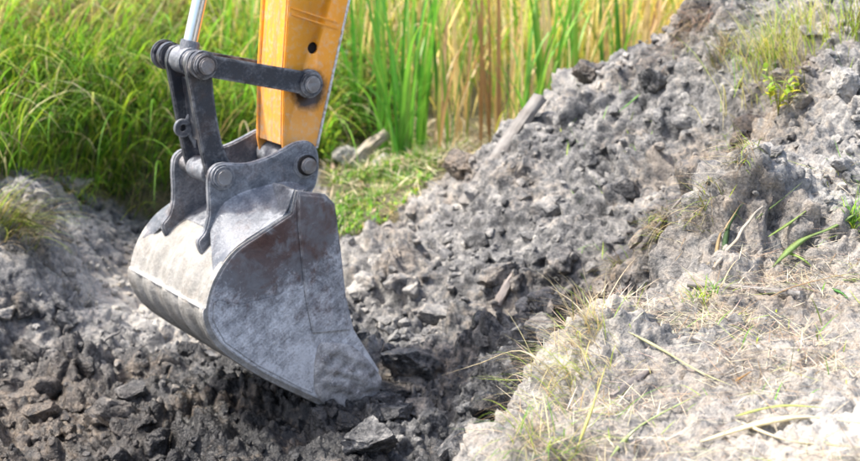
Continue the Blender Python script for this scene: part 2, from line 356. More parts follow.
def paint_mat(name, worn, grease=None):
    m, n, b = new_mat(name); k = N(n); p = k.pos()
    n1 = k.noise(p, 5, 5, .65, .4); n2 = k.noise(p, 38, 5, .65); mp = k.node('ShaderNodeMapping'); mp.inputs['Scale'].default_value = (50, 50, 3.5); k.L(p, mp.inputs[0])
    n3 = k.noise(mp.outputs[0], 1., 4, .6)
    c = k.ramp(n1, [(.3, (.78, .29, .014)), (.7, (.88, .37, .022))])
    f = k.math('ADD', k.math('MULTIPLY', n3, .6), k.math('MULTIPLY', n2, .4))
    c = k.mix(k.ramp(f, [(.62 - worn * .2, 0.), (.78 - worn * .12, .25 + .7 * worn)]), c, (.3, .17, .1))
    c = k.mix(k.ramp(n2, [(.5, 0.), (.7, .42)]), c, (.62, .5, .36))
    sz_ = k.node('ShaderNodeSeparateXYZ'); k.L(p, sz_.inputs[0]); dz_ = k.ramp(k.math('ADD', k.math('MULTIPLY', k.math('SUBTRACT', 1.45, sz_.outputs[2]), 1.1), k.math('MULTIPLY', k.math('SUBTRACT', n1, .5), 1.2)), [(.05, 0.), (.7, .6)])
    c = k.mix(k.math('MULTIPLY', dz_, k.ramp(n2, [(.35, .3), (.65, 1.)])), c, (.52, .42, .33))
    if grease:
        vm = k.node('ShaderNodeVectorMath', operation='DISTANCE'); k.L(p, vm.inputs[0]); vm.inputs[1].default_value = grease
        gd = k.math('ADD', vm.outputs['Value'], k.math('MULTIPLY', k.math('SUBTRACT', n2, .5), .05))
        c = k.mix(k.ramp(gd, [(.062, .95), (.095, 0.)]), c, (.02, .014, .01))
    k.L(c, b.inputs['Base Color']); b.inputs['Roughness'].default_value = .42 + .2 * worn; b.inputs['Coat Weight'].default_value = .12
    k.L(k.bump(n2, .12, .003), b.inputs['Normal']); return m
PAINT = paint_mat('orange_paint', 0.05); PAINT_W = paint_mat('worn_orange_paint', 1.)
m, n, b = new_mat('worn_bare_edge'); b.inputs['Base Color'].default_value = (.62, .62, .62, 1); b.inputs['Roughness'].default_value = .5; b.inputs['Metallic'].default_value = .2
k = N(n); k.L(k.ramp(k.noise(k.pos(), 60, 4, .6), [(.35, (.4, .3, .2)), (.55, (.66, .66, .66))]), b.inputs['Base Color']); EDGE = m
m, n, b = new_mat('hole_dark'); b.inputs['Base Color'].default_value = (.012, .01, .01, 1); b.inputs['Roughness'].default_value = .9; HOLE = m

# ------------------------------------------------------------------ ground
def grid_mesh(name, X, Y, Z, mask):
    nx, ny = X.shape; idx = np.arange(nx * ny).reshape(nx, ny)
    q = np.stack([idx[:-1, :-1], idx[1:, :-1], idx[1:, 1:], idx[:-1, 1:]], -1).reshape(-1, 4)
    me = bpy.data.meshes.new(name); v = np.stack([X, Y, Z], -1).reshape(-1, 3).astype(np.float32)
    me.vertices.add(len(v)); me.vertices.foreach_set('co', v.ravel())
    me.loops.add(q.size); me.loops.foreach_set('vertex_index', q.ravel().astype(np.int32))
    me.polygons.add(len(q)); me.polygons.foreach_set('loop_start', np.arange(0, q.size, 4, dtype=np.int32))
    me.polygons.foreach_set('use_smooth', np.ones(len(q), bool)); me.update(); me.validate()
    at = me.attributes.new('mask', 'FLOAT_COLOR', 'POINT'); at.data.foreach_set('color', mask.reshape(-1, 4).astype(np.float32).ravel())
    return me
MASK = np.stack([Tn, Br, Vg, np.ones_like(Tn)], -1)
tag(link('ground', grid_mesh('ground', GX + DX, GY + DY, ZV, MASK), CLAY), kind='structure')

# ------------------------------------------------------------------ excavator arm, drawn on planes across the bucket
AXA = R(33); Wd = Vector((-math.sin(AXA), math.cos(AXA), 0)); Hd = Vector((math.cos(AXA), math.sin(AXA), 0))
d0 = ray(270, 300); Q0 = Vector((0, 0, CAMZ)) + d0 * 6.6
BASE = Vector((Q0.x, Q0.y, .05))
def pl(px, py, t):
    """(h, z) where the pixel's sight line meets the plane t metres in from the near side of the bucket"""
    d = ray(px, py); o = Vector((0, 0, CAMZ)); q = Q0 + Wd * t
    s = (q - o).dot(Wd) / d.dot(Wd); p = o + d * s - BASE
    return Vector((p.dot(Hd), p.z))
T0 = (Q0 - BASE).dot(Wd)
def loc3(hz, t): return Hd * hz.x + Wd * (T0 + t) + Vector((0, 0, hz.y))
def spline(pts, n=6, closed=False):
    pts = [Vector(p) for p in pts]; out = []; m = len(pts)
    rngi = range(m if closed else m - 1)
    for i in rngi:
        p0 = pts[i - 1] if (i or closed) else pts[0]; p1 = pts[i]; p2 = pts[(i + 1) % m]; p3 = pts[(i + 2) % m] if (closed or i + 2 < m) else pts[-1]
        for j in range(n):
            t = j / n
            out.append(.5 * ((2 * p1) + (p2 - p0) * t + (2 * p0 - 5 * p1 + 4 * p2 - p3) * t * t + (3 * p1 - p0 - 3 * p2 + p3) * t ** 3))
    if not closed: out.append(pts[-1])
    return out
def finish(bm, name, mat, parent, bevel=0., smooth=True, seg=2, autosmooth=R(35)):
    if bevel:
        bmesh.ops.remove_doubles(bm, verts=bm.verts, dist=1e-4)
        es = [e for e in bm.edges if len(e.link_faces) == 2 and e.calc_face_angle(0) > R(40)]
        bmesh.ops.bevel(bm, geom=es, offset=bevel, segments=seg, affect='EDGES', clamp_overlap=True)
    bmesh.ops.recalc_face_normals(bm, faces=bm.faces)
    me = bpy.data.meshes.new(name); bm.to_mesh(me); bm.free()
    if smooth:
        me.polygons.foreach_set('use_smooth', np.ones(len(me.polygons), bool)); me.set_sharp_from_angle(angle=autosmooth)
    return link(name, me, mat, parent)
def plate_bm(bm, poly, t0, t1):
    a = [bm.verts.new(loc3(p, t0)) for p in poly]; b2 = [bm.verts.new(loc3(p, t1)) for p in poly]; n = len(poly)
    bm.faces.new(a); bm.faces.new(b2[::-1])
    for i in range(n): bm.faces.new([a[i], b2[i], b2[(i + 1) % n], a[(i + 1) % n]])
def plate(name, poly, t0, t1, mat, parent, bevel=.004, seg=2):
    bm = bmesh.new(); plate_bm(bm, poly, t0, t1); return finish(bm, name, mat, parent, bevel, seg=seg)
def ring_pts(c, r, n=28, a0=0, a1=2 * math.pi):
    return [c + Vector((math.cos(a0 + (a1 - a0) * i / n), math.sin(a0 + (a1 - a0) * i / n))) * r for i in range(n)]
def cylw(name, c, r, t0, t1, mat, parent, bevel=.005, n=28, r1=None):
    bm = bmesh.new(); plate_bm(bm, ring_pts(c, r, n), t0, t1); return finish(bm, name, mat, parent, bevel)
def tube3(name, a, b2, r, mat, parent, n=24, bevel=.003):
    bm = bmesh.new(); d = (b2 - a); q = d.to_track_quat('Z', 'Y'); L = d.length
    ra = [bm.verts.new(a + q @ Vector((math.cos(2 * math.pi * i / n) * r, math.sin(2 * math.pi * i / n) * r, 0))) for i in range(n)]
    rb = [bm.verts.new(b2 + q @ Vector((math.cos(2 * math.pi * i / n) * r, math.sin(2 * math.pi * i / n) * r, 0))) for i in range(n)]
    bm.faces.new(ra[::-1]); bm.faces.new(rb)
    for i in range(n): bm.faces.new([ra[i], ra[(i + 1) % n], rb[(i + 1) % n], rb[i]])
    return finish(bm, name, mat, parent, bevel)
def px_m(px): return px / F * 6.75

arm = empty('excavator_arm', BASE)
tag(arm, 'orange excavator arm with black linkage and clay-smeared digging bucket resting on the mud', 'excavator arm')
BW = .736; TE0, TE1 = .185, .215; TF0, TF1 = .52, .55

# --- bucket
ST_SIDE = steel_mat('clay_smeared_side_plate', (.17, .176, .195), (.7, .715, .74), (.085, .05, .042), .39, .6, .8, .36, .2, 1., .45, .34, tuple(BASE + loc3(pl(272, 232, 0), 0)))
ST_WEAR = ST_SIDE
RIM = [pl(*p, 0) for p in [(296,191),(291,213),(262,232),(235,251),(217,277),(208.5,302),(208,322),(222,346),(258,371),(300,392),(344,412)]]
rim = [RIM[0]] + spline(RIM[1:], 7)
side_front = [pl(*p, 0) for p in [(376,396),(379,370),(354,330),(346,296),(341,250),(335,204),(325,194)]]
def offset_in(poly, d):
    out = []; n = len(poly)
    for i, p in enumerate(poly):
        t = (poly[min(i + 1, n - 1)] - poly[max(i - 1, 0)]); t.normalize(); out.append(p + Vector((-t.y, t.x)) * d)
    return out
# orientation: rim runs from top, down the back, to the lip; inside lies to +h
inner = offset_in(rim, .022)
if inner[20].x < rim[20].x: inner = offset_in(rim, -.022)
sgn = 1 if offset_in(rim, .022)[20].x > rim[20].x else -1
bucket_bm = bmesh.new(); nT = 72; rows_o, rows_i = [], []
def swell(i, t):
    a = min(1, max(0, (i - 12) / 8)); return a * (.006 * math.sin(t * 2 * math.pi / .17 + .6) + .003 * math.sin(t * 2 * math.pi / .071)) + (.009 if i >= 32 else 0)
rim_n = [(q - p) / .01 for p, q in zip(rim, offset_in(rim, -sgn * .01))]
for j in range(nT + 1):
    t = .003 + (BW - .006) * j / nT
    rows_o.append([bucket_bm.verts.new(loc3(p + rim_n[i] * swell(i, t), t)) for i, p in enumerate(rim)]); rows_i.append([bucket_bm.verts.new(loc3(p, t)) for p in inner])
for j in range(nT):
    for i in range(len(rim) - 1):
        bucket_bm.faces.new([rows_o[j][i], rows_o[j + 1][i], rows_o[j + 1][i + 1], rows_o[j][i + 1]])
        bucket_bm.faces.new([rows_i[j][i], rows_i[j][i + 1], rows_i[j + 1][i + 1], rows_i[j + 1][i]])
    for i in (0, len(rim) - 1):
        bucket_bm.faces.new([rows_o[j][i], rows_o[j + 1][i], rows_i[j + 1][i], rows_i[j][i]])
for j in (0, nT):
    for i in range(len(rim) - 1): bucket_bm.faces.new([rows_o[j][i], rows_o[j][i + 1], rows_i[j][i + 1], rows_i[j][i]])
bucket = finish(bucket_bm, 'bucket', ST_SHELL, arm, 0, autosmooth=R(50))
bucket['label'] = 'digging bucket smeared with pale dried clay'
def strip(name, i0, i1, t0, t1, th, mat, parent, emb=.006, bev=.004):
    """a raised strip of plate following the back of the shell"""
    seg = rim[i0:i1 + 1]; o = offset_in(rim, -sgn * th)[i0:i1 + 1]; e = offset_in(rim, sgn * emb)[i0:i1 + 1]
    return plate(name, o + e[::-1], t0, t1, mat, parent, bev)
nR = len(rim)
strip('weld_seam', 31, 32, .006, BW - .006, .0155, ST_SEAM, bucket, bev=.003)
strip('top_plate', 0, 13, .006, BW - .006, .006, ST_EAR, bucket, bev=.003)
# side plates, stiffeners and wear plates
rim_in = offset_in(rim, sgn * .006)
side_poly = rim_in + side_front
for t0, t1 in ((0, .018), (BW - .018, BW)): plate('side_plate', side_poly, t0 - .002 if t0 == 0 else t0, t1 if t0 == 0 else t1 + .002, ST_SIDE, bucket, .004)
stiff = [pl(*p, 0) for p in [(297,193),(324,196),(333,206),(339,250),(344,297),(351,329),(312,333),(305,300),(301,262),(297,225)]]
wear = [pl(*p, 0) for p in [(303,288),(311,331),(318,352),(312,393),(300,388),(258,366),(224,342),(212,320),(213,303),(219,300),(240,304)]]
for s0, s1, s2 in ((-.013, -.006, -.0005), (BW + .013, BW + .006, BW + .0005)):
    plate('side_stiffener', stiff, s0, s2, ST_SIDE, bucket, .005); plate('side_wear_plate', wear, s1, s2, ST_WEAR, bucket, .004)
# bolted corner shroud with ribs and bolts
shroud = [pl(*p, 0) for p in [(318,345),(330,342),(352,346),(372,366),(379,378),(377,396),(358,409),(340,411),(318,398),(313,372)]]
for s0, s1 in ((-.034, .07), (BW - .07, BW + .034)):
    f = -1 if s0 < 0 else 1; e = s0 if s0 < 0 else s1; core = (s0 + .02, s1) if f < 0 else (s0, s1 - .02)
    out = spline(shroud, 5, True); cen = sum(out, Vector((0, 0))) / len(out); bm = bmesh.new(); rows = []; from mathutils import noise as mn
    ax_ = (pl(374, 371, 0) - pl(321, 347, 0)).normalized(); nx_ = Vector((-ax_.y, ax_.x))
    for q in range(15):
        rho = 1 - q / 15; row = []
        for v in out:
            g = cen + (v - cen) * rho; perp = (g - cen).dot(nx_); dome = (1 - rho ** 3) * .022
            rid = .0075 * math.sin(perp * 95 + 3.5 * mn.noise(Vector((g.x * 11, g.y * 11, 3)))) * (1 - rho ** 6)
            nz_ = .012 * mn.noise(Vector((g.x * 22, g.y * 22, 0))) + .006 * mn.noise(Vector((g.x * 60, g.y * 60, 5)))
            row.append(bm.verts.new(loc3(g, (core[0] if f < 0 else core[1]) + f * (dome + rid + nz_))))
        rows.append(row)
    bk = [bm.verts.new(loc3(v, core[1] if f < 0 else core[0])) for v in out]; n_o = len(out); ctr = bm.verts.new(loc3(cen, (core[0] if f < 0 else core[1]) + f * .022))
    allr = [bk] + rows
    for a_, b_ in zip(allr[:-1], allr[1:]):
        for i in range(n_o): bm.faces.new([a_[i], a_[(i + 1) % n_o], b_[(i + 1) % n_o], b_[i]])
    for i in range(n_o): bm.faces.new([rows[-1][i], rows[-1][(i + 1) % n_o], ctr])
    bm.faces.new(bk); sh = finish(bm, 'corner_shroud', ST_TIP, bucket, 0, autosmooth=R(70))
    for q in [(322,357),(348,366),(329,381),(354,391)]:
        eb = e + f * .002; cylw('bolt', pl(*q, 0), px_m(4.2), min(eb - f * .02, eb + f * .009), max(eb - f * .02, eb + f * .009), ST_MUD, sh, .006, 8)
# cutting edge and teeth
lip = [pl(*p, 0) for p in [(318,402),(344,414),(372,404),(374,397),(344,403)]]
plate('cutting_edge', lip, .004, BW - .004, ST_MUD, bucket, .004)
for t in (.02, .2, .38, .56):
    a = [pl(*p, 0) for p in [(352,396),(352,412),(376,408),(412,398),(414,393),(380,391)]]
    plate('tooth', a, t + .02, t + .11, ST_MUD, bucket, .008)
# hinge ears with pin bosses
EP = [(198,243),(205,232),(209,216),(209,200),(208.5,186),(210,173),(216,165.5),(224,163),(232,163.5),(249,163.5),(268,157.5),(284,149.5),(296,143),(309,141.5),(317,149),(319.5,163),(318,178),(314,190),(302,206),(283,218),(255,240),(222,262),(205,258)]
ear_poly = [pl(*p, TE0) for p in EP]
ear_s = spline(ear_poly, 4, True)
PIN_B = pl(222.5, 177, TE0); PIN_S = pl(305, 164.5, TE0)
for t0, t1, f in ((TE0, TE1, -1), (TF0, TF1, 1)):
    e = plate('hinge_ear', ear_s, t0, t1, ST_EAR, bucket, .006, 3)
    o = t0 if f < 0 else t1
    for c, r in ((PIN_B, 12.6), (PIN_S, 13.5)):
        cylw('pin_boss', c, px_m(r), min(o - f * .012, o + f * .014), max(o - f * .012, o + f * .014), ST_EAR, e, .008)
# sloped gusset flaring from each ear down to the side plate
for o, s in ((TE0, .008), (TF1, BW - .008)):
    bm = bmesh.new(); top = [(211,232),(222,208),(240,195),(266,187),(290,183),(308,188)]
    up = [pl(*p, TE0) for p in top]; lo = [rim[23], rim[17], rim[12], rim[7], rim[3], rim[0]]
    up = spline(up, 5); lo = spline(lo, 5); th = Vector((0, 0, -.012)); nA = len(up); cols = []
    for i in range(nA):
        col = []
        for j in range(7):
            q = j / 6; hz = up[i].lerp(lo[i], q) + Vector((-.004, .006)) - Vector((0, .016 * math.sin(q * math.pi))); col.append(loc3(hz, o * (1 - q) + s * q))
        cols.append(col)
    va = [[bm.verts.new(v) for v in c_] for c_ in cols]; vb = [[bm.verts.new(v + th) for v in c_] for c_ in cols]
    for i in range(nA - 1):
        for j in range(6):
            bm.faces.new([va[i][j], va[i + 1][j], va[i + 1][j + 1], va[i][j + 1]]); bm.faces.new([vb[i][j], vb[i][j + 1], vb[i + 1][j + 1], vb[i + 1][j]])
    for j in range(6):
        bm.faces.new([va[0][j], va[0][j + 1], vb[0][j + 1], vb[0][j]]); bm.faces.new([va[-1][j], vb[-1][j], vb[-1][j + 1], va[-1][j + 1]])
    for i in range(nA - 1):
        bm.faces.new([va[i][0], vb[i][0], vb[i + 1][0], va[i + 1][0]]); bm.faces.new([va[i][6], va[i + 1][6], vb[i + 1][6], vb[i][6]])
    finish(bm, 'gusset', ST_EAR, bucket, 0, autosmooth=R(60))

# --- stick
SA, SB = .25, .49
def st(px, py): return pl(px, py, SA)
side = [st(*p) for p in [(320,-700),(297,-250),(289,0),(284,78),(283,146),(287,166),(296,177),(306,180),(316,174),(318,160),(316,147),(349,0),(405,-250),(428,-700)]]
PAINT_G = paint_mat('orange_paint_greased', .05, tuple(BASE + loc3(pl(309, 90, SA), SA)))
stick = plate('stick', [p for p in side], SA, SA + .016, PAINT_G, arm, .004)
stick['label'] = 'orange painted stick'
plate('side_wall', side, SB - .016, SB, PAINT, stick, .004)
ins = .006
front = [st(320,-700),st(297,-250),st(289,0),st(284,78),st(283,146)]
fw = [p + Vector((ins, 0)) for p in front]; bm = bmesh.new(); plate_bm(bm, fw + [p + Vector((.014, 0)) for p in fw[::-1]], SA + .017, SB - .017); finish(bm, 'front_wall', PAINT_W, stick)
for t in (SA + .016, SB - .026):
    plate('corner_weld', [p + Vector((-.001, 0)) for p in front] + [p + Vector((.012, 0)) for p in front[::-1]], t, t + .010, PAINT_W, stick, .003)
back = [st(316,147),st(349,0),st(405,-250),st(428,-700)]
plate('back_wall', [p - Vector((.006, 0)) for p in back] + [p - Vector((.02, 0)) for p in back[::-1]], SA + .017, SB - .017, PAINT, stick, 0)
ed = [st(318,148),st(350.3,0),st(406,-250)]
plate('worn_edge', [p + Vector((.001, 0)) for p in ed] + [p - Vector((.011, 0)) for p in ed[::-1]], SA - .0022, SA + .012, EDGE, stick, .002)
cylw('nose_hub', PIN_S, px_m(14), SA - .02, SB + .02, ST_EAR, stick, .006)
cut = cylw('hole_cutter', st(313, 48), px_m(6.0), SA - .03, SA + .03, HOLE, arm, 0)
md = stick.modifiers.new('hole', 'BOOLEAN'); md.operation = 'DIFFERENCE'; md.object = cut; md.solver = 'EXACT'
bpy.context.view_layer.update(); ev_ = stick.evaluated_get(bpy.context.evaluated_depsgraph_get()); new_me = bpy.data.meshes.new_from_object(ev_)
stick.modifiers.clear(); stick.data = new_me; bpy.data.objects.remove(cut)
cylw('hole_shade_disc', st(313, 48), px_m(9.5), SA + .022, SA + .03, HOLE, stick, 0)  # black disc behind the opening, painting the darkness inside the stick
wl = (st(291, 8), st(337, 23)); wn = Vector((0, .006))
for dz in (0, -.026): plate('weld_line', [wl[0] + wn + Vector((0, dz)), wl[0] - wn * .3 + Vector((0, dz)), wl[1] - wn * .3 + Vector((0, dz)), wl[1] + wn + Vector((0, dz))], SA - .004, SA + .002, PAINT, stick, .0012)
cylw('grease_stain', st(311, 88), px_m(20), SA - .0015, SA + .001, bpy.data.materials['hole_dark'], stick, 0) if False else None

# --- links
TL0, TL1 = .205, .238; TM0, TM1 = .502, .535
PA = pl(204.5, 65.5, TL0); PB = pl(310.5, 84, TL0)
def bar(c1, r1, c2, r2, h1, h2):
    d = (c2 - c1).normalized(); nrm = Vector((-d.y, d.x)); a = math.atan2(d.y, d.x)
    x1 = math.asin(min(.99, h1 / r1)); x2 = math.asin(min(.99, h2 / r2)); pts = []
    for i in range(19): q = a + x1 + (2 * math.pi - 2 * x1) * i / 18; pts.append(c1 + Vector((math.cos(q), math.sin(q))) * r1)
    for i in range(19): q = a + math.pi + x2 + (2 * math.pi - 2 * x2) * i / 18; pts.append(c2 + Vector((math.cos(q), math.sin(q))) * r2)
    return pts
tl = bar(PA, px_m(14), PB, px_m(14.5), px_m(10.5), px_m(11.2))
for t0, t1, f in ((TL0, TL1, -1), (TM0, TM1, 1)):
    lk = plate('tipping_link', tl, t0, t1, ST_DARK, arm, .005)
    o = t0 if f < 0 else t1
    for c, r in ((PA, 12.2), (PB, 12.5)):
        cylw('boss', c, px_m(r), min(o - f * .004, o + f * .018), max(o - f * .004, o + f * .018), ST_DARK, lk, .006)
# bucket link: two cheeks, web, lifting eye
BL0, BL1 = .243, .277; BM0, BM1 = .425, .455
A1 = pl(*[207, 70], BL0) ; 
ch = [pl(*p, BL0) for p in [(187,66),(192,53),(204,51),(211,57),(212.5,74),(216,108),(223,145),(231,164),(231,180),(222,188),(212,184),(207,172),(202,150),(195,113),(189,80)]]
blk = plate('bucket_link', spline(ch, 3, True), BL0, BL1, ST_DARK, arm, .005)
plate('cheek', spline(ch, 3, True), BM0, BM1, ST_DARK, blk, .005)
web = [pl(*p, BL0) for p in [(201,82),(205,82),(214,145),(210,145)]]
plate('web', web, BL1 - .002, BM0 + .002, ST_DARK, blk, .003)
le = pl(181.5, 127.5, BM0); lr = ring_pts(le, px_m(8.5), 20); hook = bmesh.new()
tE0, tE1 = BM0 - .022, BM0 - .0015
oi = ring_pts(le, px_m(9.2), 24); ii = ring_pts(le, px_m(3.8), 24)
vo = [[hook.verts.new(loc3(p, t)) for p in oi] for t in (tE0, tE1)]; vi = [[hook.verts.new(loc3(p, t)) for p in ii] for t in (tE0, tE1)]
for i in range(24):
    j = (i + 1) % 24
    hook.faces.new([vo[0][i], vo[0][j], vi[0][j], vi[0][i]]); hook.faces.new([vo[1][i], vi[1][i], vi[1][j], vo[1][j]])
    hook.faces.new([vo[0][i], vo[1][i], vo[1][j], vo[0][j]]); hook.faces.new([vi[0][i], vi[0][j], vi[1][j], vi[1][i]])
finish(hook, 'lifting_eye', ST_EAR, blk, .002)
plate('eye_neck', [pl(*p, BM0) for p in [(184,119.5),(190,106),(195,110),(194,148),(187,135)]], tE0 + .002, tE1 - .002, ST_EAR, blk, .003)
# cross tubes and pins
cylw('cross_tube', PIN_B, px_m(11.5), BL1 - .002, BM0 + .002, ST_EAR, blk, .004)
tubeA = cylw('rod_eye', PA, px_m(13.5), .315, .425, ST_EAR, arm, .008)
for t0, t1 in ((.279, .312), (.428, .461)): cylw('spacer', PA, px_m(11.5), t0, t1, ST_PIN, arm, .005)
for c, r, t0, t1, cap in ((PA, 8.2, TL0 - .03, TM1 + .03, 11), (PB, 8.6, TL0 - .026, TM1 + .026, 0), (PIN_B, 8.6, TE0 - .022, TF1 + .022, 0), (PIN_S, 8.0, TE0 - .045, TF1 + .03, 0)):
    p_ = cylw('pin', c, px_m(r), t0, t1, ST_PIN, arm, .006)
    if c is PIN_S: cylw('pin_collar', c, px_m(10.5), TE0 - .026, TE0 - .006, HOLE, p_, .003)
cylw('end_cap', PA, px_m(15), TM1 + .032, TM1 + .05, ST_DARK, arm, .006)
# cylinder rod
rt = .37; ra = loc3(PA, rt); up0 = loc3(pl(199.5, 0, rt), rt); dirn = (up0 - ra).normalized()
rod = tube3('cylinder_rod', ra + dirn * .03, ra + dirn * 1.2, px_m(7.4), CHROME, arm)
tube3('rod_neck', ra + dirn * .035, ra + dirn * .08, px_m(9.5), ST_EAR, rod)
tube3('cylinder_barrel', ra + dirn * 1.1, ra + dirn * 2.3, px_m(16), PAINT, arm)
tube3('gland', ra + dirn * 1.07, ra + dirn * 1.13, px_m(17.5), ST_DARK, arm)
# mud lodged between the ears
# ------------------------------------------------------------------ clay lumps
def lump_mesh(name, sub, seed, flat=.75, rough=.28):
    bm = bmesh.new(); bmesh.ops.create_icosphere(bm, subdivisions=sub, radius=1)
    r_ = random.Random(seed); from mathutils import noise as mn
    off = Vector((seed * 3.1, seed * 1.7, seed * .9)); planes = []
    for _ in range(13):
        d = Vector((r_.gauss(0, 1), r_.gauss(0, 1), r_.gauss(0, 1))).normalized(); planes.append((d, r_.uniform(.42, .85)))
    ax = Vector((r_.uniform(.8, 1.25), r_.uniform(.7, 1.0), flat * r_.uniform(.8, 1.15)))
    for v in bm.verts:
        c = v.co.copy()
        for d, o in planes:
            q = c.dot(d)
            if q > o: c -= d * (q - o) * .97
        c *= 1.25 * (1 + .5 * rough * mn.noise(c * 1.4 + off) + rough * .4 * mn.noise(c * 4.4 + off) + rough * .28 * mn.noise(c * 11 + off))
        v.co = Vector((c.x * ax.x, c.y * ax.y, c.z * ax.z))
    me = bpy.data.meshes.new(name); bm.to_mesh(me); bm.free()
    me.polygons.foreach_set('use_smooth', np.ones(len(me.polygons), bool)); me.set_sharp_from_angle(angle=R(50)); me.materials.append(CLAY_OBJ); return me
LUMPS = [lump_mesh('clay_lump', 4, s) for s in range(10)]
BIG = [lump_mesh('clay_boulder', 5, 40 + s, .85, .34) for s in range(4)]
def place_lump(p, size, label, group=None, mesh=None, tone=None, brown=0., sink=.3, rot=None, name='clay_clod', cat='clod'):
    o = link(name, mesh or random.choice(LUMPS)); g = height(p[0], p[1])[0]
    o.location = (p[0], p[1], g + size * (.7 - sink * 1.4) * .8); o.scale = (size,) * 3 if not isinstance(size, tuple) else size
    o.rotation_euler = rot or (random.uniform(-.5, .5), random.uniform(-.5, .5), random.uniform(0, 6.28))
    t = tone if tone is not None else float(np.clip(field(Tn, p[0], p[1]) + random.uniform(-.18, .2), 0, 1)); o.color = (t, brown, 0, 1)
    return tag(o, label, cat, group)
place_lump(hit(413, 372), .125, 'big dark clay boulder on the mud right of the bucket tip', mesh=BIG[0], tone=.3, sink=.3, cat='clay boulder', name='clay_boulder')
place_lump(hit(423, 414), .058, 'rounded pale brown clod just below the big clay boulder', mesh=BIG[1], tone=.5, brown=.5, sink=.2)
place_lump(hit(368, 445), .09, 'broad grey clod at the bottom edge below the bucket tip', mesh=BIG[2], tone=.42)
place_lump(hit(590, 82), .075, 'dark flat clod perched on the ridge crest beside the green reeds', mesh=BIG[3], tone=.1, brown=.4, sink=.1)
place_lump(hit(655, 86), .085, 'blocky blue grey clod on the ridge below the crest', mesh=BIG[0], tone=.33)
place_lump(hit(186, 358), .06, 'small black wet clod on the floor under the bucket shell', mesh=BIG[1], tone=.0)
place_lump(hit(540, 326), .06, 'flat tan stone embedded in the slope left of the dry grass', mesh=BIG[2], tone=.85, brown=.3, cat='stone', name='stone', sink=.35)
place_lump(hit(348, 162), .08, 'pale stone in the grass just right of the orange arm', mesh=BIG[3], tone=.8, cat='stone', name='stone')
place_lump(hit(384, 168), .075, 'pale flat stone at the foot of the green reeds', mesh=BIG[2], tone=.85, cat='stone', name='stone')
place_lump(hit(30, 210), .12, 'rounded grey clod on the left bank under hanging grass', mesh=BIG[1], tone=.55)
place_lump(hit(72, 190), .09, 'pale clod on the left bank where the long grass begins', mesh=BIG[0], tone=.6)
place_lump(hit(848, 92), .07, 'pale dry clod at the right edge of the heap', mesh=BIG[1], tone=.66)
for q, (a_, b_, sz, tn) in enumerate([(388,402,.06,.22),(372,418,.05,.12),(345,424,.055,.06),(392,376,.045,.3),(318,420,.045,.05),(366,404,.035,.2),(386,352,.05,.35)]):
    place_lump(hit(a_, b_), sz, ['broken clod touching the right side of the bucket tip', 'dark clod below the bucket tip towards the bottom edge', 'black wet clod directly under the cutting lip', 'clod wedged between bucket tip and big clay boulder', 'black wet clod left under the cutting lip', 'small clod squeezed against the cutting lip', 'grey clod just above the bucket tip on the slope side'][q], 'clods packed round the bucket tip', tone=tn, sink=.45)
LAND = [((413,372),'the big clay boulder'),((505,293),'the short dark buried stick'),((540,326),'the flat tan stone'),((510,145),'the driftwood post'),((590,76),'the dark perched ridge clod'),
 ((655,84),'the blocky blue grey clod'),((778,100),'the yellow weed'),((732,240),'the dark folded leaf'),((186,358),'the black wet clod under the shell'),((60,400),'the pale twig on the floor'),
 ((30,215),'the drooping left edge tussock'),((368,445),'the broad clod at the bottom edge'),((600,300),'the near bank corner'),((345,270),'the upper mouth edge of the bucket'),((850,95),'the pale clod at the right edge'),((110,345),'the short pale twig on the mud floor')]
LAND = [l for l in LAND if 'pale twig on the floor' not in l[1]]
ORD = ['nearest', 'second nearest', 'third nearest', 'fourth nearest', 'fifth nearest', 'sixth nearest', 'seventh nearest', 'eighth nearest', 'ninth nearest', 'tenth nearest', 'eleventh nearest', 'twelfth nearest'] + ['thirteenth nearest', 'fourteenth nearest', 'fifteenth nearest', 'sixteenth nearest', 'seventeenth nearest', 'eighteenth nearest'] + ['far'] * 20
DIRS = ['right of', 'above and right of', 'straight above', 'above and left of', 'left of', 'below and left of', 'straight below', 'below and right of']
def label_clods(lst):
    buckets = {}
    for o, px, py in lst:
        (c, nm) = min(LAND, key=lambda l: math.hypot(l[0][0] - px, l[0][1] - py)); dx, dy = px - c[0], c[1] - py
        buckets.setdefault((nm, DIRS[int(round(math.atan2(dy, dx) / (math.pi / 4))) % 8]), []).append((math.hypot(dx, dy), o))
    for (nm, dr), l in buckets.items():
        for r_, (_, o) in enumerate(sorted(l, key=lambda q: q[0])): o['label'] = ('clay clod ' + dr + ' ' + nm) if len(l) == 1 else ORD[r_] + ' clay clod ' + dr + ' ' + nm
CL = []
cnt = 0; tries = 0
while cnt < 250 and tries < 6000:
    tries += 1; px, py = random.uniform(-10, 870), random.uniform(30, 470)
    if py < 300 - abs(0) and px > 700 and py > 290: continue
    p = hit(px, py)
    if (px < 130 and py < 300 and random.random() < .75) or field(Vg, p.x, p.y) > .5 or (p.y < 5.75 and p.x > 0): continue
    q = (p - BASE); hh, tt = q.dot(Hd), q.dot(Wd) - T0
    if -.3 < hh < .55 and -.02 < tt < BW + .02: continue
    s = (.024 + .06 * random.random() ** 2.0) * (.62 if px > 640 else 1)
    CL.append((place_lump(p, s, 'clay clod', 'clods lying on the dug clay', sink=random.uniform(.42, .68), brown=float(field(Br, p.x, p.y))), px, py)); cnt += 1
label_clods(CL)

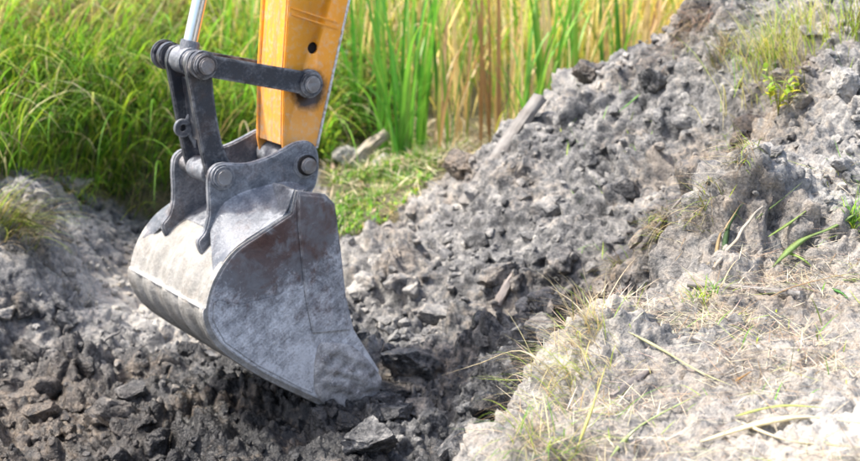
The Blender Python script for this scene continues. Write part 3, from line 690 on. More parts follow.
# crumbs: far too many to count
def scatter_lumps(name, n, smin, smax, pw, reject, seed, zlift=.25, sub=2):
    r_ = np.random.default_rng(seed); base = []
    for s in range(6):
        bm = bmesh.new(); bmesh.ops.create_icosphere(bm, subdivisions=sub, radius=1); bm.verts.ensure_lookup_table()
        from mathutils import noise as mn
        pl_ = [(Vector(r_.normal(size=3)).normalized(), r_.uniform(.45, .85)) for _ in range(10)]
        for v in bm.verts:
            c = v.co.copy()
            for d, o in pl_:
                q = c.dot(d)
                if q > o: c -= d * (q - o) * .9
            v.co = c * (1 + .3 * mn.noise(c * 1.6 + Vector((s * 5, 0, 0))) + .2 * mn.noise(c * 4 + Vector((s * 5, 0, 0))))
        base.append((np.array([v.co[:] for v in bm.verts]), np.array([[v.index for v in f.verts] for f in bm.faces]))); bm.free()
    x = r_.uniform(-2.5, 2.6, n * 3); y = r_.uniform(5.2, 9.3, n * 3); keep = ~reject(x, y); x, y = x[keep][:n], y[keep][:n]
    z = height(x, y); t = np.clip(field(Tn, x, y) + r_.uniform(-.1, .22, len(x)), 0, 1); br = field(Br, x, y)
    V, Fc, M = [], [], []; off = 0
    for i in range(len(x)):
        bv, bf = base[i % 6]; s = smin + (smax - smin) * r_.random() ** pw
        a = r_.uniform(0, 6.28); ca, sa = math.cos(a), math.sin(a); sc = r_.uniform(.65, 1.2, 3) * s
        v = bv * sc; v = np.c_[v[:, 0] * ca - v[:, 1] * sa, v[:, 0] * sa + v[:, 1] * ca, v[:, 2]] + (x[i], y[i], z[i] + s * zlift)
        V.append(v); Fc.append(bf + off); off += len(v); M.append(np.tile((t[i], br[i], 0, 1), (len(v), 1)))
    V = np.concatenate(V).astype(np.float32); Fc = np.concatenate(Fc).astype(np.int32); M = np.concatenate(M)
    me = tri_mesh(name, V, Fc, 'mask', M); me.set_sharp_from_angle(angle=R(32)); return me
def tri_mesh(name, V, Fc, attr, M, smooth=True):
    me = bpy.data.meshes.new(name); k_ = Fc.shape[1]
    me.vertices.add(len(V)); me.vertices.foreach_set('co', V.astype(np.float32).ravel()); me.loops.add(Fc.size); me.loops.foreach_set('vertex_index', Fc.astype(np.int32).ravel())
    me.polygons.add(len(Fc)); me.polygons.foreach_set('loop_start', np.arange(0, Fc.size, k_, dtype=np.int32)); me.polygons.foreach_set('use_smooth', np.full(len(Fc), smooth)); me.update(); me.validate()
    at = me.attributes.new(attr, 'FLOAT_COLOR', 'POINT'); at.data.foreach_set('color', M.astype(np.float32).ravel()); return me
def rej(x, y):
    return (field(Vg, x, y) > .5) | ((y < 5.7) & (x > .1))
tag(link('clay_crumbs', scatter_lumps('clay_crumbs', 7000, .005, .03, 2.6, rej, 5, .1, sub=2), CLAY), 'loose grey clay crumbs strewn over the dug slope and floor', 'clay crumbs', kind='stuff')

# ------------------------------------------------------------------ blades of grass and reed
def blades(base, az, L, lean, curve, wid, col, segs=5, tip=1.5, twist=None, base_col=None):
    n = len(base); s = np.linspace(0, 1, segs + 1); ds = 1 / segs
    th = lean[:, None] + curve[:, None] * (s[None] ** 1.3)
    dx = np.concatenate([np.zeros((n, 1)), np.cumsum(np.sin(th[:, :-1]) * ds, 1)], 1) * L[:, None]
    dz = np.concatenate([np.zeros((n, 1)), np.cumsum(np.cos(th[:, :-1]) * ds, 1)], 1) * L[:, None]
    cx = base[:, 0, None] + dx * np.cos(az)[:, None]; cy = base[:, 1, None] + dx * np.sin(az)[:, None]; cz = base[:, 2, None] + dz
    tw = az + np.pi / 2 if twist is None else twist
    hw = wid[:, None] * .5 * (1 - s[None] ** tip * .93) * np.minimum(1, .5 + s[None] * 4)
    wx, wy = np.cos(tw)[:, None] * hw, np.sin(tw)[:, None] * hw
    V = np.stack([np.stack([cx - wx, cy - wy, cz], -1), np.stack([cx + wx, cy + wy, cz], -1)], 2)    # n, s, 2, 3
    idx = np.arange(n * (segs + 1) * 2).reshape(n, segs + 1, 2)
    Fq = np.stack([idx[:, :-1, 0], idx[:, :-1, 1], idx[:, 1:, 1], idx[:, 1:, 0]], -1).reshape(-1, 4)
    M = np.ones((n, segs + 1, 2, 4)); c0 = col[:, None, :] if base_col is None else col[:, None, :] * s[None, :, None] + base_col[:, None, :] * (1 - s[None, :, None])
    M[..., :3] = c0[:, :, None, :]
    return V.reshape(-1, 3), Fq, M.reshape(-1, 4)
def join(parts):
    V, Fq, M = [], [], []; o = 0
    for v, f, m_ in parts: V.append(v); Fq.append(f + o); M.append(m_); o += len(v)
    return np.concatenate(V), np.concatenate(Fq), np.concatenate(M)
def palette(n, cols, wts, jit=.18, r_=rng):
    cols = np.array(cols, float); i = r_.choice(len(cols), n, p=np.array(wts) / sum(wts)); c = cols[i]
    return np.clip(c * (1 + r_.normal(0, jit, (n, 1))) * (1 + r_.normal(0, .05, (n, 3))), .005, .9)
G_BRIGHT, G_YEL, G_DARK, G_OLIVE, G_STRAW, G_BROWN, G_TAN = (.13, .31, .03), (.3, .42, .045), (.04, .1, .018), (.13, .16, .04), (.48, .41, .26), (.2, .14, .085), (.54, .45, .3)
def sample(n, x0, x1, y0, y1, test):
    xs, ys = [], []
    got = 0
    while got < n:
        x = rng.uniform(x0, x1, n * 2); y = rng.uniform(y0, y1, n * 2); z = height(x, y); px, py = project(np.stack([x, y, z], -1)); k_ = test(x, y, px, py)
        xs.append(x[k_]); ys.append(y[k_]); got += k_.sum()
    x = np.concatenate(xs)[:n]; y = np.concatenate(ys)[:n]; return np.stack([x, y, height(x, y)], -1)
U = lambda a, b, n: rng.uniform(a, b, n)

# long grass on the left bank, combed over towards the ditch
b0 = sample(19000, -4.2, -.2, 8, 13.5, lambda x, y, px, py: inpoly(px, py, VEG_LEFT))
n_ = len(b0); clump = fbm(b0[:, 0], b0[:, 1], 1.6, 2, 200)
px, py = project(b0)
lush = np.clip(1 - np.hypot((px - 90) / 130, (py - 130) / 80), 0, 1)
L = (.36 + .5 * lush) * U(.6, 1.35, n_) + .1 * clump; L = np.clip(L, .12, 1.1)
azm = -.8 + .8 * fbm(b0[:, 0], b0[:, 1], 1.1, 2, 230) * 2 + rng.normal(0, .7, n_)
col = palette(n_, [G_BRIGHT, G_YEL, G_OLIVE, G_DARK, G_STRAW], [6, 3.2, 1.8, 4.5, 1.6])
dry = (py < 45) & (px < 190) & (rng.random(n_) < .55); col[dry] = palette(dry.sum(), [G_STRAW, G_BROWN, (.3, .22, .14)], [1, 1, 1])
bl = b0[rng.choice(n_, 1500)] + np.array([0, 0, .05]); m_ = len(bl); pal = blades(bl, -.6 + rng.normal(0, .5, m_), U(.6, 1.15, m_), U(.2, .8, m_), U(1.3, 2.6, m_), U(.009, .018, m_), palette(m_, [G_YEL, (.16, .36, .04), (.5, .48, .16), G_STRAW, G_BROWN], [3, 5, 1.5, 1.5, .8]), 9)
pa = blades(b0, azm, L, U(.1, .5, n_), U(.9, 2.3, n_), U(.006, .014, n_), col, 8)
pa = join([pa, pal])
tag(link('tall_grass', tri_mesh('tall_grass', *pa[:2], 'col', pa[2]), LEAF), 'long green grass drooping down the left bank behind the bucket', 'grass', kind='stuff')
# low weeds with small leaves
def leaf_quads(pos, size, col, r_):
    n = len(pos); a = r_.uniform(0, 6.28, n); tilt = r_.uniform(-.2, 1.1, n); l = size; w_ = size * r_.uniform(.3, .55, n)
    u = np.stack([np.cos(a) * np.cos(tilt), np.sin(a) * np.cos(tilt), np.sin(tilt)], -1); v = np.stack([-np.sin(a), np.cos(a), np.zeros(n)], -1)
    up = np.cross(u, v); rows = []
    for s, ww, dr in ((0, .12, 0), (.3, 1, .05), (.65, .8, .03), (1, .06, -.12)):
        c = pos + u * (l * s)[:, None] + up * (l * dr)[:, None]; rows += [c - v * (w_ * ww * .5)[:, None], c + v * (w_ * ww * .5)[:, None]]
    V = np.stack(rows, 1); idx = np.arange(n * 8).reshape(n, 8)
    Fq = np.concatenate([idx[:, [2 * i, 2 * i + 1, 2 * i + 3, 2 * i + 2]] for i in range(3)]); M = np.ones((n, 8, 4)); M[..., :3] = col[:, None]
    return V.reshape(-1, 3), Fq, M.reshape(-1, 4)
def weeds(n, test, box, hmax, cols, wts, smin, smax):
    b1 = sample(n, *box, test); hgt = hmax * (.35 + .65 * np.clip(.5 + fbm(b1[:, 0], b1[:, 1], 2.4, 2, 300), 0, 1)); b1[:, 2] += rng.random(n) ** .8 * hgt
    return leaf_quads(b1, U(smin, smax, n), palette(n, cols, wts), rng)
wa = weeds(5200, lambda x, y, px, py: inpoly(px, py, [(205,165),(330,170),(350,150),(400,140),(420,60),(400,-60),(200,-60)]), (-2.2, .4, 9.6, 13), .34, [G_BRIGHT, G_YEL, G_OLIVE, G_DARK], [4, 4, 2, 1.6], .025, .065)
wb = weeds(2200, lambda x, y, px, py: inpoly(px, py, VEG_MID) & (rng.random(len(x)) < np.clip(.55 + fbm(x, y, 3, 2, 310), 0, 1)), (-1.2, .4, 8.6, 10.8), .035, [G_BRIGHT, (.14, .3, .04), G_YEL, G_OLIVE, G_STRAW], [4, 3, 3, 1.5, 2.5], .018, .05)
wc = weeds(1500, lambda x, y, px, py: inpoly(px, py, [(325,150),(395,145),(400,60),(325,50)]), (-1.2, .2, 9.8, 12.5), .5, [G_DARK, G_BRIGHT, G_OLIVE], [3, 3, 2], .03, .08)
pw_ = join([wa, wb, wc])
tag(link('leafy_weeds', tri_mesh('leafy_weeds', *pw_[:2], 'col', pw_[2]), LEAF), 'low leafy green weeds on the ground behind the orange arm', 'weeds', kind='stuff')
b7 = sample(2600, -1.3, .5, 8.5, 11, lambda x, y, px, py: inpoly(px, py, VEG_MID) & (rng.random(len(x)) < np.clip(.5 + 1.2 * fbm(x, y, 2.6, 2, 330), .05, 1))); n_ = len(b7)
pm = blades(b7, U(0, 6.28, n_), U(.04, .13, n_), U(.1, .9, n_), U(.2, 1.4, n_), U(.004, .009, n_), palette(n_, [(.1, .27, .035), (.18, .34, .05), (.07, .18, .03), G_STRAW, (.6, .55, .42)], [4, 3, 2, 1.2, 1.2]), 4)
tag(link('short_grass', tri_mesh('short_grass', *pm[:2], 'col', pm[2]), LEAF), 'short pale green grass on the low patch between bucket and reeds', 'grass', kind='stuff')
# tangled dead stems, upper left
b2 = sample(700, -4, -1.6, 10.5, 13, lambda x, y, px, py: (px < 170) & (py < 75)); n_ = len(b2)
pd = blades(b2, U(0, 6.28, n_), U(.4, .9, n_), U(.3, 1.2, n_), U(-.2, .9, n_), U(.006, .014, n_), palette(n_, [G_BROWN, (.3, .21, .13), G_STRAW], [2, 2, 1]), 5, 3)
tag(link('dead_stems', tri_mesh('dead_stems', *pd[:2], 'col', pd[2]), STRAW), 'tangle of brown dead stems in the upper left corner', 'dead stems', kind='stuff')
# reed bed behind everything
b3 = sample(3200, -2.2, 4.2, 11.2, 14.5, lambda x, y, px, py: px > 215); n_ = len(b3); px, py = project(b3)
warm = np.clip((px - 480) / 150, 0, 1)
c3 = palette(n_, [(.16, .38, .045), (.36, .48, .08), (.68, .6, .34)], [4, 3, 3]); c3w = palette(n_, [(.74, .6, .38), (.76, .62, .22), (.45, .48, .1), (.2, .36, .05), (.55, .38, .24)], [4, 4, 2, 1., .8]); sel = rng.random(n_) < (.4 + .55 * warm); c3[sel] = c3w[sel]
pr = blades(b3, U(0, 6.28, n_), U(.7, 2.1, n_), np.abs(rng.normal(0, .28, n_)), U(.05, 1.6, n_), U(.008, .022, n_), c3, 6, 2.5)
tag(link('reed_bed', tri_mesh('reed_bed', *pr[:2], 'col', pr[2]), LEAF), 'dense far mass of yellow and green reeds across the background', 'reed bed', kind='stuff')
b4 = sample(9000, -14, 14, 13, 26, lambda x, y, px, py: x < 99); n_ = len(b4)
pf = blades(b4, U(0, 6.28, n_), U(.8, 1.9, n_), U(0, .2, n_), U(.1, 1., n_), U(.02, .045, n_), palette(n_, [(.2, .4, .05), (.55, .56, .14), (.8, .7, .44), (.3, .4, .08)], [2, 2, 6, 1]), 5, 2.5)
tag(link('rough_meadow', tri_mesh('rough_meadow', *pf[:2], 'col', pf[2]), LEAF), 'rough tall meadow far behind the reeds', 'meadow', kind='stuff')

b8 = sample(2600, -.9, 1.6, 9.2, 11.2, lambda x, y, px, py: (px > 325) & (rng.random(len(x)) < np.clip(.5 + 1.0 * fbm(x, y, 2.2, 2, 450), .05, 1))); n_ = len(b8); b8[:, 2] += .01 + .05 * rng.random(n_)
pl_ = blades(b8, U(0, 6.28, n_), U(.05, .24, n_), U(1.2, 1.6, n_), rng.normal(0, .25, n_), U(.003, .009, n_), palette(n_, [(.6, .52, .36), (.5, .4, .27), G_BROWN, (.66, .6, .45), G_YEL], [4, 3, 2, 3, 1.5]), 4, 3)
tag(link('reed_litter', tri_mesh('reed_litter', *pl_[:2], 'col', pl_[2]), STRAW), 'fallen dry reed leaves matted at the foot of the reeds', 'reed litter', kind='stuff')
# cattail clumps, each leaf its own piece
def blade_mesh(name, L, wid, lean, curve, segs=9, fold=.18):
    bm = bmesh.new(); x = z = 0.; prev = None
    for i in range(segs + 1):
        s = i / segs; th = lean + curve * s ** 1.8; hw = wid * .5 * (1 - .95 * s ** 2.4) * min(1, .55 + 2.5 * s); f = fold * hw
        row = [bm.verts.new((x - f, -hw, z)), bm.verts.new((x + f, 0, z)), bm.verts.new((x - f, hw, z))]
        if prev:
            for j in range(2): bm.faces.new([prev[j], prev[j + 1], row[j + 1], row[j]])
        prev = row; x += math.sin(th) * L / segs; z += math.cos(th) * L / segs
    me = bpy.data.meshes.new(name); bm.to_mesh(me); bm.free(); me.polygons.foreach_set('use_smooth', np.ones(len(me.polygons), bool)); me.materials.append(BLADE); return me
REED = [blade_mesh('reed_leaf', L_, w_, le_, cu_) for L_, w_, le_, cu_ in [(1.5,.034,.02,.2),(1.35,.036,.06,.35),(1.7,.03,.0,.15),(1.2,.034,.12,.6),(1.55,.032,.1,.3),(1.0,.024,.12,1.3),(1.4,.019,.04,.8),(1.3,.02,.05,2.2),(.8,.018,.2,1.8)]]
COLS = {'green': [(.11,.34,.045),(.15,.38,.05),(.22,.42,.07),(.07,.25,.035)], 'brown': [(.34,.2,.11),(.42,.27,.16),(.3,.17,.1),(.5,.38,.2)], 'tan': [(.62,.49,.26),(.68,.54,.3),(.58,.42,.24),(.4,.42,.09)]}
def clump_of(px, py, Y, n, kind, label, spread=.06, name='cattail_clump', hs=1., mixin=.12):
    p = P(px, py, Y); z = height(p.x, p.y)[0]; e = empty(name, (p.x, p.y, z)); tag(e, label, 'reeds', 'cattails behind the ditch')
    for i in range(n):
        o = link('leaf', random.choice(REED), None, e); a = random.uniform(0, 6.28)
        r_ = spread * random.random() ** .6; q = random.uniform(0, 6.28); o.location = (math.cos(q) * r_, math.sin(q) * r_, -.02)
        o.rotation_euler = (0, random.uniform(-.03, .2) * random.random(), a); s = hs * random.uniform(.75, 1.15); o.scale = (s * random.uniform(.8, 1.2), s, s)
        kk = kind if random.random() > mixin else random.choice(['tan', 'green', 'brown']); c = random.choice(COLS[kk]); j = random.uniform(.85, 1.2); o.color = (c[0] * j, c[1] * j, c[2] * j, 1)
    return e
clump_of(402,168,9.9,20,'green','tall bright green cattail clump nearest the orange arm',.07,mixin=.08)
clump_of(384,150,10.4,9,'green','thin green cattail clump between arm and nearest tall clump',.06)
clump_of(420,150,10.5,11,'green','green cattail clump just right of the nearest tall one',.06)
clump_of(441,152,10.3,9,'brown','brown dead cattail clump left of the driftwood post',.07,mixin=.45)
clump_of(462,140,10.8,11,'tan','tan dry cattails between the two brown clumps',.08)
clump_of(484,140,10.4,9,'brown','dark brown reed stalks just behind the driftwood post',.12,hs=.95,mixin=.4)
clump_of(503,120,10.9,9,'tan','pale tan reeds above the driftwood post',.08)
clump_of(524,120,10.2,16,'green','dense green reed clump right above the driftwood post',.06,mixin=.05)
clump_of(548,110,10.4,14,'green','second green reed clump right of the driftwood post',.06,mixin=.1)
clump_of(572,100,10.8,11,'green','green reeds rising behind the dark ridge clod',.07,mixin=.25)
clump_of(596,85,11,11,'tan','straw coloured reeds above the dark ridge clod',.08,mixin=.3)
clump_of(620,75,10.9,11,'green','yellow green reeds right of the dark ridge clod',.07,mixin=.35)
clump_of(642,60,11.2,11,'tan','dry yellow reeds meeting the top of the heap',.08,mixin=.35)
clump_of(356,140,10.8,8,'green','sparse reeds touching the right edge of the orange arm',.08,mixin=.4)
clump_of(366,120,11.4,9,'tan','dry reeds in the gap right of the orange arm',.09,mixin=.4)
clump_of(250,100,11.2,9,'green','green reeds glimpsed between rod and orange arm',.1,mixin=.2,hs=.8)

# ------------------------------------------------------------------ single tussocks
def tussock(px, py, n, L, az, spread, cols, wts, label, width=(.003, .007), lean=(.2, .8), curve=(.6, 1.8), azs=.6, name='grass_tussock', mat=None):
    p = hit(px, py); x = p.x + rng.normal(0, spread, n); y = p.y + rng.normal(0, spread, n); b_ = np.stack([x, y, height(x, y) - .005], -1) - np.array([p.x, p.y, p.z])
    pa = blades(b_, az + rng.normal(0, azs, n), L * U(.45, 1.2, n), U(*lean, n), U(*curve, n), U(*width, n), palette(n, cols, wts), 6)
    return tag(link(name, tri_mesh(name, *pa[:2], 'col', pa[2]), mat or LEAF, None, p), label, 'grass')
tussock(2, 228, 260, .42, -.5, .06, [G_OLIVE, G_STRAW, G_YEL, G_BROWN], [3, 3, 2, 1.5], 'drooping half dry grass tussock at the left edge of the bank', lean=(.5, 1.2), curve=(.6, 1.4), azs=.35)
tussock(60, 176, 200, .4, -.9, .09, [G_BRIGHT, G_YEL, G_OLIVE, G_STRAW], [3, 3, 1, 1], 'arching yellow green tuft hanging over the left bank clay', lean=(.5, 1.), curve=(.7, 1.6), azs=.5)
tussock(118, 190, 220, .45, -.9, .1, [G_OLIVE, G_YEL, G_DARK, G_STRAW], [3, 2, 2, 1], 'dark drooping tuft at the foot of the long grass', lean=(.4, 1.), curve=(.7, 1.6), azs=.6)
tussock(15, 165, 200, .3, -.8, .06, [G_BRIGHT, G_YEL, G_OLIVE], [3, 2, 1], 'small fresh green tuft on the left bank above the drooping tussock')
tussock(770, 66, 330, .36, 2.6, .09, [G_YEL, (.5, .48, .14), G_STRAW, G_BRIGHT], [3, 3, 3, 1], 'fine yellow green grass tuft near the top of the heap', width=(.002, .005), azs=1.1)
tussock(812, 36, 200, .3, 2.9, .09, [G_YEL, G_STRAW, (.5, .48, .14)], [3, 3, 2], 'thin straw tuft on the heap left of the corner clump', width=(.002, .005), azs=1.2)
tussock(722, 62, 110, .25, 3.3, .03, [G_BROWN, G_STRAW, G_OLIVE], [3, 2, 2], 'brown wispy grass hanging on the heap side', width=(.002, .005), azs=1.)
tussock(700, 30, 160, .3, 3.5, .06, [G_BROWN, (.26, .17, .12), G_STRAW], [3, 3, 1], 'hanging brown root fringe at the top of the heap', width=(.002, .005), lean=(1., 1.8), curve=(.6, 1.4), azs=.8, name='root_fringe', mat=STRAW)
tussock(862, 30, 120, .35, 1.8, .05, [G_YEL, G_BROWN, G_OLIVE, G_STRAW], [3, 2, 2, 1], 'ochre grass clump in the upper right corner', azs=1.6, lean=(.05, .4))
tussock(455, 158, 200, .22, -1.8, .09, [G_STRAW, G_YEL, G_OLIVE, G_BROWN], [3, 2, 2, 3], 'matted straw and roots at the left foot of the driftwood', lean=(.6, 1.5), curve=(.3, 1.2), azs=1.4)
tussock(408, 205, 110, .2, -2.6, .1, [G_STRAW, G_OLIVE, G_TAN], [3, 1, 2], 'flattened straw at the edge of the green patch', lean=(.9, 1.5), curve=(0, .4), azs=.9)
tussock(572, 375, 210, .22, -2.5, .07, [G_STRAW, G_TAN, G_BROWN, G_YEL], [4, 3, 1.5, 2], 'dry grass hanging over the edge of the near bank', width=(.0015, .004), lean=(.5, 1.4), curve=(.4, 1.8), azs=1.)
for px_, py_, n2_, lb_ in ((622,262,70,'straw wisps hanging at the lower end of the brown seam'),(664,226,90,'dry root fringe midway down the brown seam'),(706,198,90,'olive straw tuft beside the upper twig on the seam'),(748,158,90,'dry grass fringe under the yellow weed'),(800,92,110,'brown hanging grass right of the yellow weed')):
    tussock(px_, py_, n2_, .18, 3.6, .02, [G_STRAW, G_BROWN, G_OLIVE, G_YEL], [3, 3, 2, 1.5], lb_, width=(.002, .005), lean=(.7, 1.6), curve=(.4, 1.4), azs=.9)
tussock(592, 335, 90, .2, -3., .03, [G_STRAW, G_TAN, G_YEL], [4, 3, 2], 'straw wisps at the top corner of the near bank', width=(.0015, .004), lean=(.3, 1.3), curve=(.3, 1.5), azs=1.1)
tussock(548, 440, 130, .22, -2.2, .07, [G_STRAW, G_YEL, G_BRIGHT, G_TAN], [3, 3, 2, 2], 'green and straw grass low on the near bank edge', width=(.0018, .0045), lean=(.4, 1.3), curve=(.4, 1.6), azs=1.2)
tussock(852, 222, 60, .1, 2., .012, [G_BRIGHT, G_YEL], [3, 2], 'little fresh green tuft at the right edge', azs=1.6, lean=(.2, .9))
tussock(705, 300, 60, .12, 1.5, .025, [G_BRIGHT, G_YEL, G_STRAW], [2, 3, 3], 'sparse green sprouts beside the dead branch', azs=1.9, lean=(.3, 1.1))
# straw litter on the near bank
b5 = sample(6000, .25, 2.2, 3.7, 6.1, lambda x, y, px, py: (px > 520) & (rng.random(len(x)) < np.clip(.4 + 1.2 * fbm(x, y, 2.5, 2, 400), .08, 1))); n_ = len(b5); b5[:, 2] += .004 + .012 * rng.random(n_)
ps = blades(b5, U(0, 6.28, n_), U(.03, .17, n_), U(1.25, 1.6, n_), rng.normal(0, .15, n_), U(.001, .0034, n_), palette(n_, [(.46, .4, .3), (.54, .47, .36), (.62, .57, .46), G_BROWN, (.34, .25, .18), G_YEL], [4, 3, 3, 2, 3, .6]), 4, 3)
tag(link('straw_litter', tri_mesh('straw_litter', *ps[:2], 'col', ps[2]), STRAW), 'scattered dry straw and stalks lying on the near bank', 'straw', kind='stuff')
b6 = sample(420, .2, 2.2, 3.8, 8.3, lambda x, y, px, py: (px > 560) & (py > 20) & (rng.random(len(x)) < np.clip(.1 + 1.6 * fbm(x, y, 2.1, 2, 420), .02, 1))); n_ = len(b6)
ps = blades(b6, U(0, 6.28, n_), U(.03, .12, n_), U(.2, 1.3, n_), U(0, 1, n_), U(.002, .006, n_), palette(n_, [G_BRIGHT, G_YEL, G_OLIVE], [3, 3, 2]), 4, 2)
tag(link('grass_sprouts', tri_mesh('grass_sprouts', *ps[:2], 'col', ps[2]), LEAF), 'thin scattered grass sprouts over the right heap and near bank', 'grass', kind='stuff')

# ------------------------------------------------------------------ single stalks and leaves drawn by pixel path on the ground
def stalk(name, pts, wid, col, label, cat, lift=(.01, .03), flat=True, mat=None):
    """a leaf or stalk laid over the ground along the path of pixels; lift gives its height above the ground at both ends"""
    P3 = []
    for i, (a, b_) in enumerate(pts):
        p = hit(a, b_); s = i / (len(pts) - 1); P3.append(p + Vector((0, 0, lift[0] * (1 - s) + lift[1] * s)))
    org = P3[0].copy(); path = spline([p - org for p in P3], 5); bm = bmesh.new(); prev = None; n = len(path)
    for i, p in enumerate(path):
        s = i / (n - 1); t = (path[min(i + 1, n - 1)] - path[max(i - 1, 0)]).normalized(); sd_ = t.cross(Vector((0, -.3, 1))).normalized(); up = sd_.cross(t)
        hw = wid * .5 * (1 - .96 * s ** 1.7) * min(1, .2 + 3.5 * s) * (1 + .25 * math.sin(s * 13 + wid * 900)); th = hw * (.25 if flat else .9)
        row = [bm.verts.new(p - sd_ * hw), bm.verts.new(p + up * th), bm.verts.new(p + sd_ * hw), bm.verts.new(p - up * th * .6)]
        if prev:
            for j in range(4): bm.faces.new([prev[j], prev[(j + 1) % 4], row[(j + 1) % 4], row[j]])
        else: bm.faces.new(row)
        prev = row
    bm.faces.new(prev[::-1]); bmesh.ops.recalc_face_normals(bm, faces=bm.faces)
    me = bpy.data.meshes.new(name); bm.to_mesh(me); bm.free(); me.polygons.foreach_set('use_smooth', np.ones(len(me.polygons), bool))
    o = link(name, me, mat or BLADE, None, org); o.color = (*col, 1); return tag(o, label, cat)
PALE = (.62, .56, .42)
stalk('reed_leaf', [(772,272),(800,258),(835,240),(872,220)], .026, (.24, .34, .12), 'long broad green leaf reaching the right edge of the picture', 'leaf', (.01, .06))
stalk('reed_leaf', [(783,262),(800,265),(812,274)], .02, (.26, .38, .09), 'short green leaf crossing under the long broad leaf', 'leaf', (.03, .01))
stalk('reed_leaf', [(722,266),(727,243),(734,228),(744,214)], .02, (.05, .1, .04), 'dark green folded leaf in the seam of the heap', 'leaf', (.0, .04))
stalk('reed_husk', [(714,272),(719,250),(726,236),(741,220)], .013, (.42, .32, .18), 'tan husk beside the dark folded leaf', 'leaf', (.01, .04))
stalk('reed_leaf', [(745,232),(775,212),(802,190)], .009, (.16, .24, .09), 'narrow green leaf on the heap right of the dark folded leaf', 'leaf', (.01, .02))
stalk('reed_leaf', [(768,245),(790,228),(812,220)], .016, (.3, .42, .12), 'pale green leaf lying above the long broad leaf', 'leaf', (.01, .015))
stalk('reed_leaf', [(842,285),(855,283),(872,287)], .018, (.22, .36, .1), 'bright green leaf tip at the right edge below the long leaf', 'leaf', (.01, .01))
stalk('reed_leaf', [(832,290),(842,296),(848,302)], .018, (.06, .22, .04), 'small dark green leaf scrap on the pale soil', 'leaf', (.006, .006))
stalk('straw_stalk', [(560,392),(520,398),(480,420),(440,452)], .006, PALE, 'long pale grass stalk arching left over the slope', 'stalk', (.04, .3), False)
stalk('straw_stalk', [(628,336),(660,352),(700,380),(736,392)], .012, (.5, .5, .3), 'long pale stalk lying diagonally across the near bank', 'stalk', (.01, .012), False)
stalk('straw_stalk', [(700,448),(760,428),(810,424),(870,432)], .03, (.72, .66, .5), 'broad bleached leaf lying along the bottom right', 'stalk', (.01, .015))
stalk('straw_stalk', [(735,420),(780,412),(830,414)], .014, (.45, .5, .16), 'yellow green leaf above the bleached leaf at bottom right', 'stalk', (.01, .012))
stalk('straw_stalk', [(735,425),(790,446),(870,452)], .012, PALE, 'thin bleached stalk in the bottom right corner', 'stalk', (.012, .012), False)
stalk('straw_stalk', [(610,462),(640,430),(700,398)], .012, (.42, .5, .24), 'green grey blade lying on the near bank front', 'stalk', (.01, .012))
stalk('straw_stalk', [(575,458),(592,430),(606,402)], .01, (.55, .52, .2), 'upright yellow blade on the near bank edge', 'stalk', (.01, .12))
stalk('straw_stalk', [(590,330),(572,322),(545,312)], .005, PALE, 'pale straw poking left from the near bank corner', 'stalk', (.01, .12), False)
stalk('straw_stalk', [(600,322),(588,306),(581,290)], .005, PALE, 'pale straw sticking up from the near bank corner', 'stalk', (.01, .12), False)
stalk('straw_stalk', [(770,300),(800,290),(870,276)], .008, (.52, .38, .24), 'thin tan stem running to the right edge below the broad leaf', 'stalk', (.01, .02), False)
stalk('reed_leaf', [(640,95),(628,110),(618,125)], .014, (.15, .34, .08), 'single green blade lying on the grey ridge slope', 'leaf', (.0, .05))
stalk('straw_stalk', [(735,385),(752,376)], .012, (.42, .25, .1), 'small orange brown leaf scrap in the middle of the bank', 'stalk', (.008, .008))
stalk('straw_stalk', [(345,215),(365,205),(400,192)], .012, (.5, .42, .18), 'dry stalk lying across the green patch', 'stalk', (.02, .03), False)
stalk('straw_stalk', [(343,152),(362,136),(390,126)], .012, (.6, .42, .1), 'bent yellow stem right of the orange arm', 'stalk', (.03, .1), False)

# ------------------------------------------------------------------ sticks and driftwood
def stick_obj(name, a, b_, r0, r1, mat, label, cat='stick', flat=1., knots=0.3, seed=0, bend=.02):
    d = b_ - a; q = d.to_track_quat('Z', 'Y'); L_ = d.length; bm = bmesh.new(); n, m_ = 12, 16; prev = None; r_ = random.Random(seed)
    from mathutils import noise as mn
    for i in range(m_ + 1):
        s = i / m_; r = r0 * (1 - s) + r1 * s; cx = L_ * bend * (math.sin(s * 3.1) + .5 * math.sin(s * 9 + seed) + .35 * math.sin(s * 21 + seed * 2)); row = []
        for j in range(n):
            an = 2 * math.pi * j / n; rr = r * (1 + knots * mn.noise(Vector((math.cos(an) * 1.5, math.sin(an) * 1.5, s * L_ * 9 + seed * 7))))
            e = .35 * r * mn.noise(Vector((an, seed, 0))) if i in (0, m_) else 0
            row.append(bm.verts.new((cx + math.cos(an) * rr, math.sin(an) * rr * flat, s * L_ + e)))
        if prev:
            for j in range(n): bm.faces.new([prev[j], prev[(j + 1) % n], row[(j + 1) % n], row[j]])
        else: bm.faces.new(row[::-1])
        prev = row
    bm.faces.new(prev); bmesh.ops.recalc_face_normals(bm, faces=bm.faces)
    me = bpy.data.meshes.new(name); bm.to_mesh(me); bm.free(); me.polygons.foreach_set('use_smooth', np.ones(len(me.polygons), bool)); me.set_sharp_from_angle(angle=R(50))
    o = link(name, me, mat, None, a); o.rotation_mode = 'QUATERNION'; o.rotation_quaternion = q; return tag(o, label, cat)
def on(px, py, up): p = hit(px, py); return p + Vector((0, 0, up))
a = P(466, 206, 8.25); b_ = P(540, 97, 8.5)
stick_obj('driftwood_post', a, b_, .058, .042, WOOD, 'weathered grey driftwood post leaning along the ridge under the reeds', 'driftwood', .75, seed=1, bend=.008)
stick_obj('wooden_stick', on(497, 306, .0), on(515, 280, .03), .026, .022, WOOD_D, 'short dark stick half buried in the middle of the slope', seed=2, flat=.7)
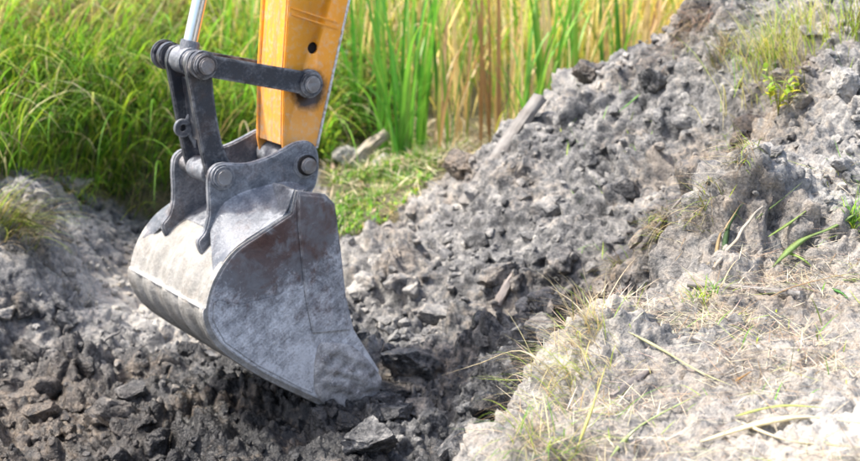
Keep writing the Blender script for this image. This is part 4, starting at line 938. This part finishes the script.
stick_obj('dead_log', on(352, 170, .02), P(386, 132, hit(352, 170).y + .1), .035, .028, WOOD_T, 'pale broken log lying in weeds right of the orange arm', 'log', seed=3, knots=.75, bend=.03)
stick_obj('dead_branch', on(688, 290, .02), on(800, 301, .022), .012, .008, WOOD, 'long pale dead branch lying along the back of the near bank', 'branch', seed=4, bend=.012)
stick_obj('wooden_stick', on(548, 316, .01), on(572, 294, .02), .014, .01, WOOD_T, 'thin tan stick just left of the near bank corner', seed=5)
place_lump(hit(458, 172), .1, 'dark brown root filled sod left of the driftwood post', mesh=BIG[1], tone=.15, brown=1., sink=.35, name='sod_clod', cat='sod')
stick_obj('twig', on(715, 272, .01), on(762, 215, .02), .007, .004, WOOD_T, 'thin brown twig beside the dark folded leaf', 'twig', seed=7)
stick_obj('twig', on(640, 250, .01), on(700, 190, .02), .008, .004, WOOD_D, 'thin dark twig along the brown seam of the heap', 'twig', seed=8)
stick_obj('twig', on(97, 355, .01), on(120, 338, .015), .008, .006, WOOD, 'short pale twig on the mud floor left of the shell', 'twig', seed=9)
stick_obj('stick_fragment', on(612, 400, .004), on(650, 372, .006), .012, .008, WOOD_D, 'dark stick fragment sunk in the near bank', seed=10)

# yellow-leaved weed on the heap
p = hit(778, 118); wd = empty('yellow_weed', p); tag(wd, 'small weed with yellow green leaves growing from the heap', 'weed')
for i in range(7):
    a_ = i * .9 + random.uniform(-.3, .3); ln = random.uniform(.14, .28)
    pa = blades(np.zeros((1, 3)), np.array([a_]), np.array([ln]), np.array([.15]), np.array([.6]), np.array([.005]), np.array([[.2, .2, .05]]), 5, 6)
    s_ = link('stem', tri_mesh('stem', *pa[:2], 'col', pa[2]), LEAF, wd)
    k_ = 7; tt = U(.35, 1, k_); pos = np.stack([np.cos(a_) * ln * .45 * tt, np.sin(a_) * ln * .45 * tt, ln * .85 * tt], -1)
    pa = leaf_quads(pos, U(.035, .06, k_), palette(k_, [(.5, .48, .05), (.34, .42, .06), (.22, .34, .05)], [2, 2, 2]), rng); link('leaves', tri_mesh('leaves', *pa[:2], 'col', pa[2]), LEAF, wd)
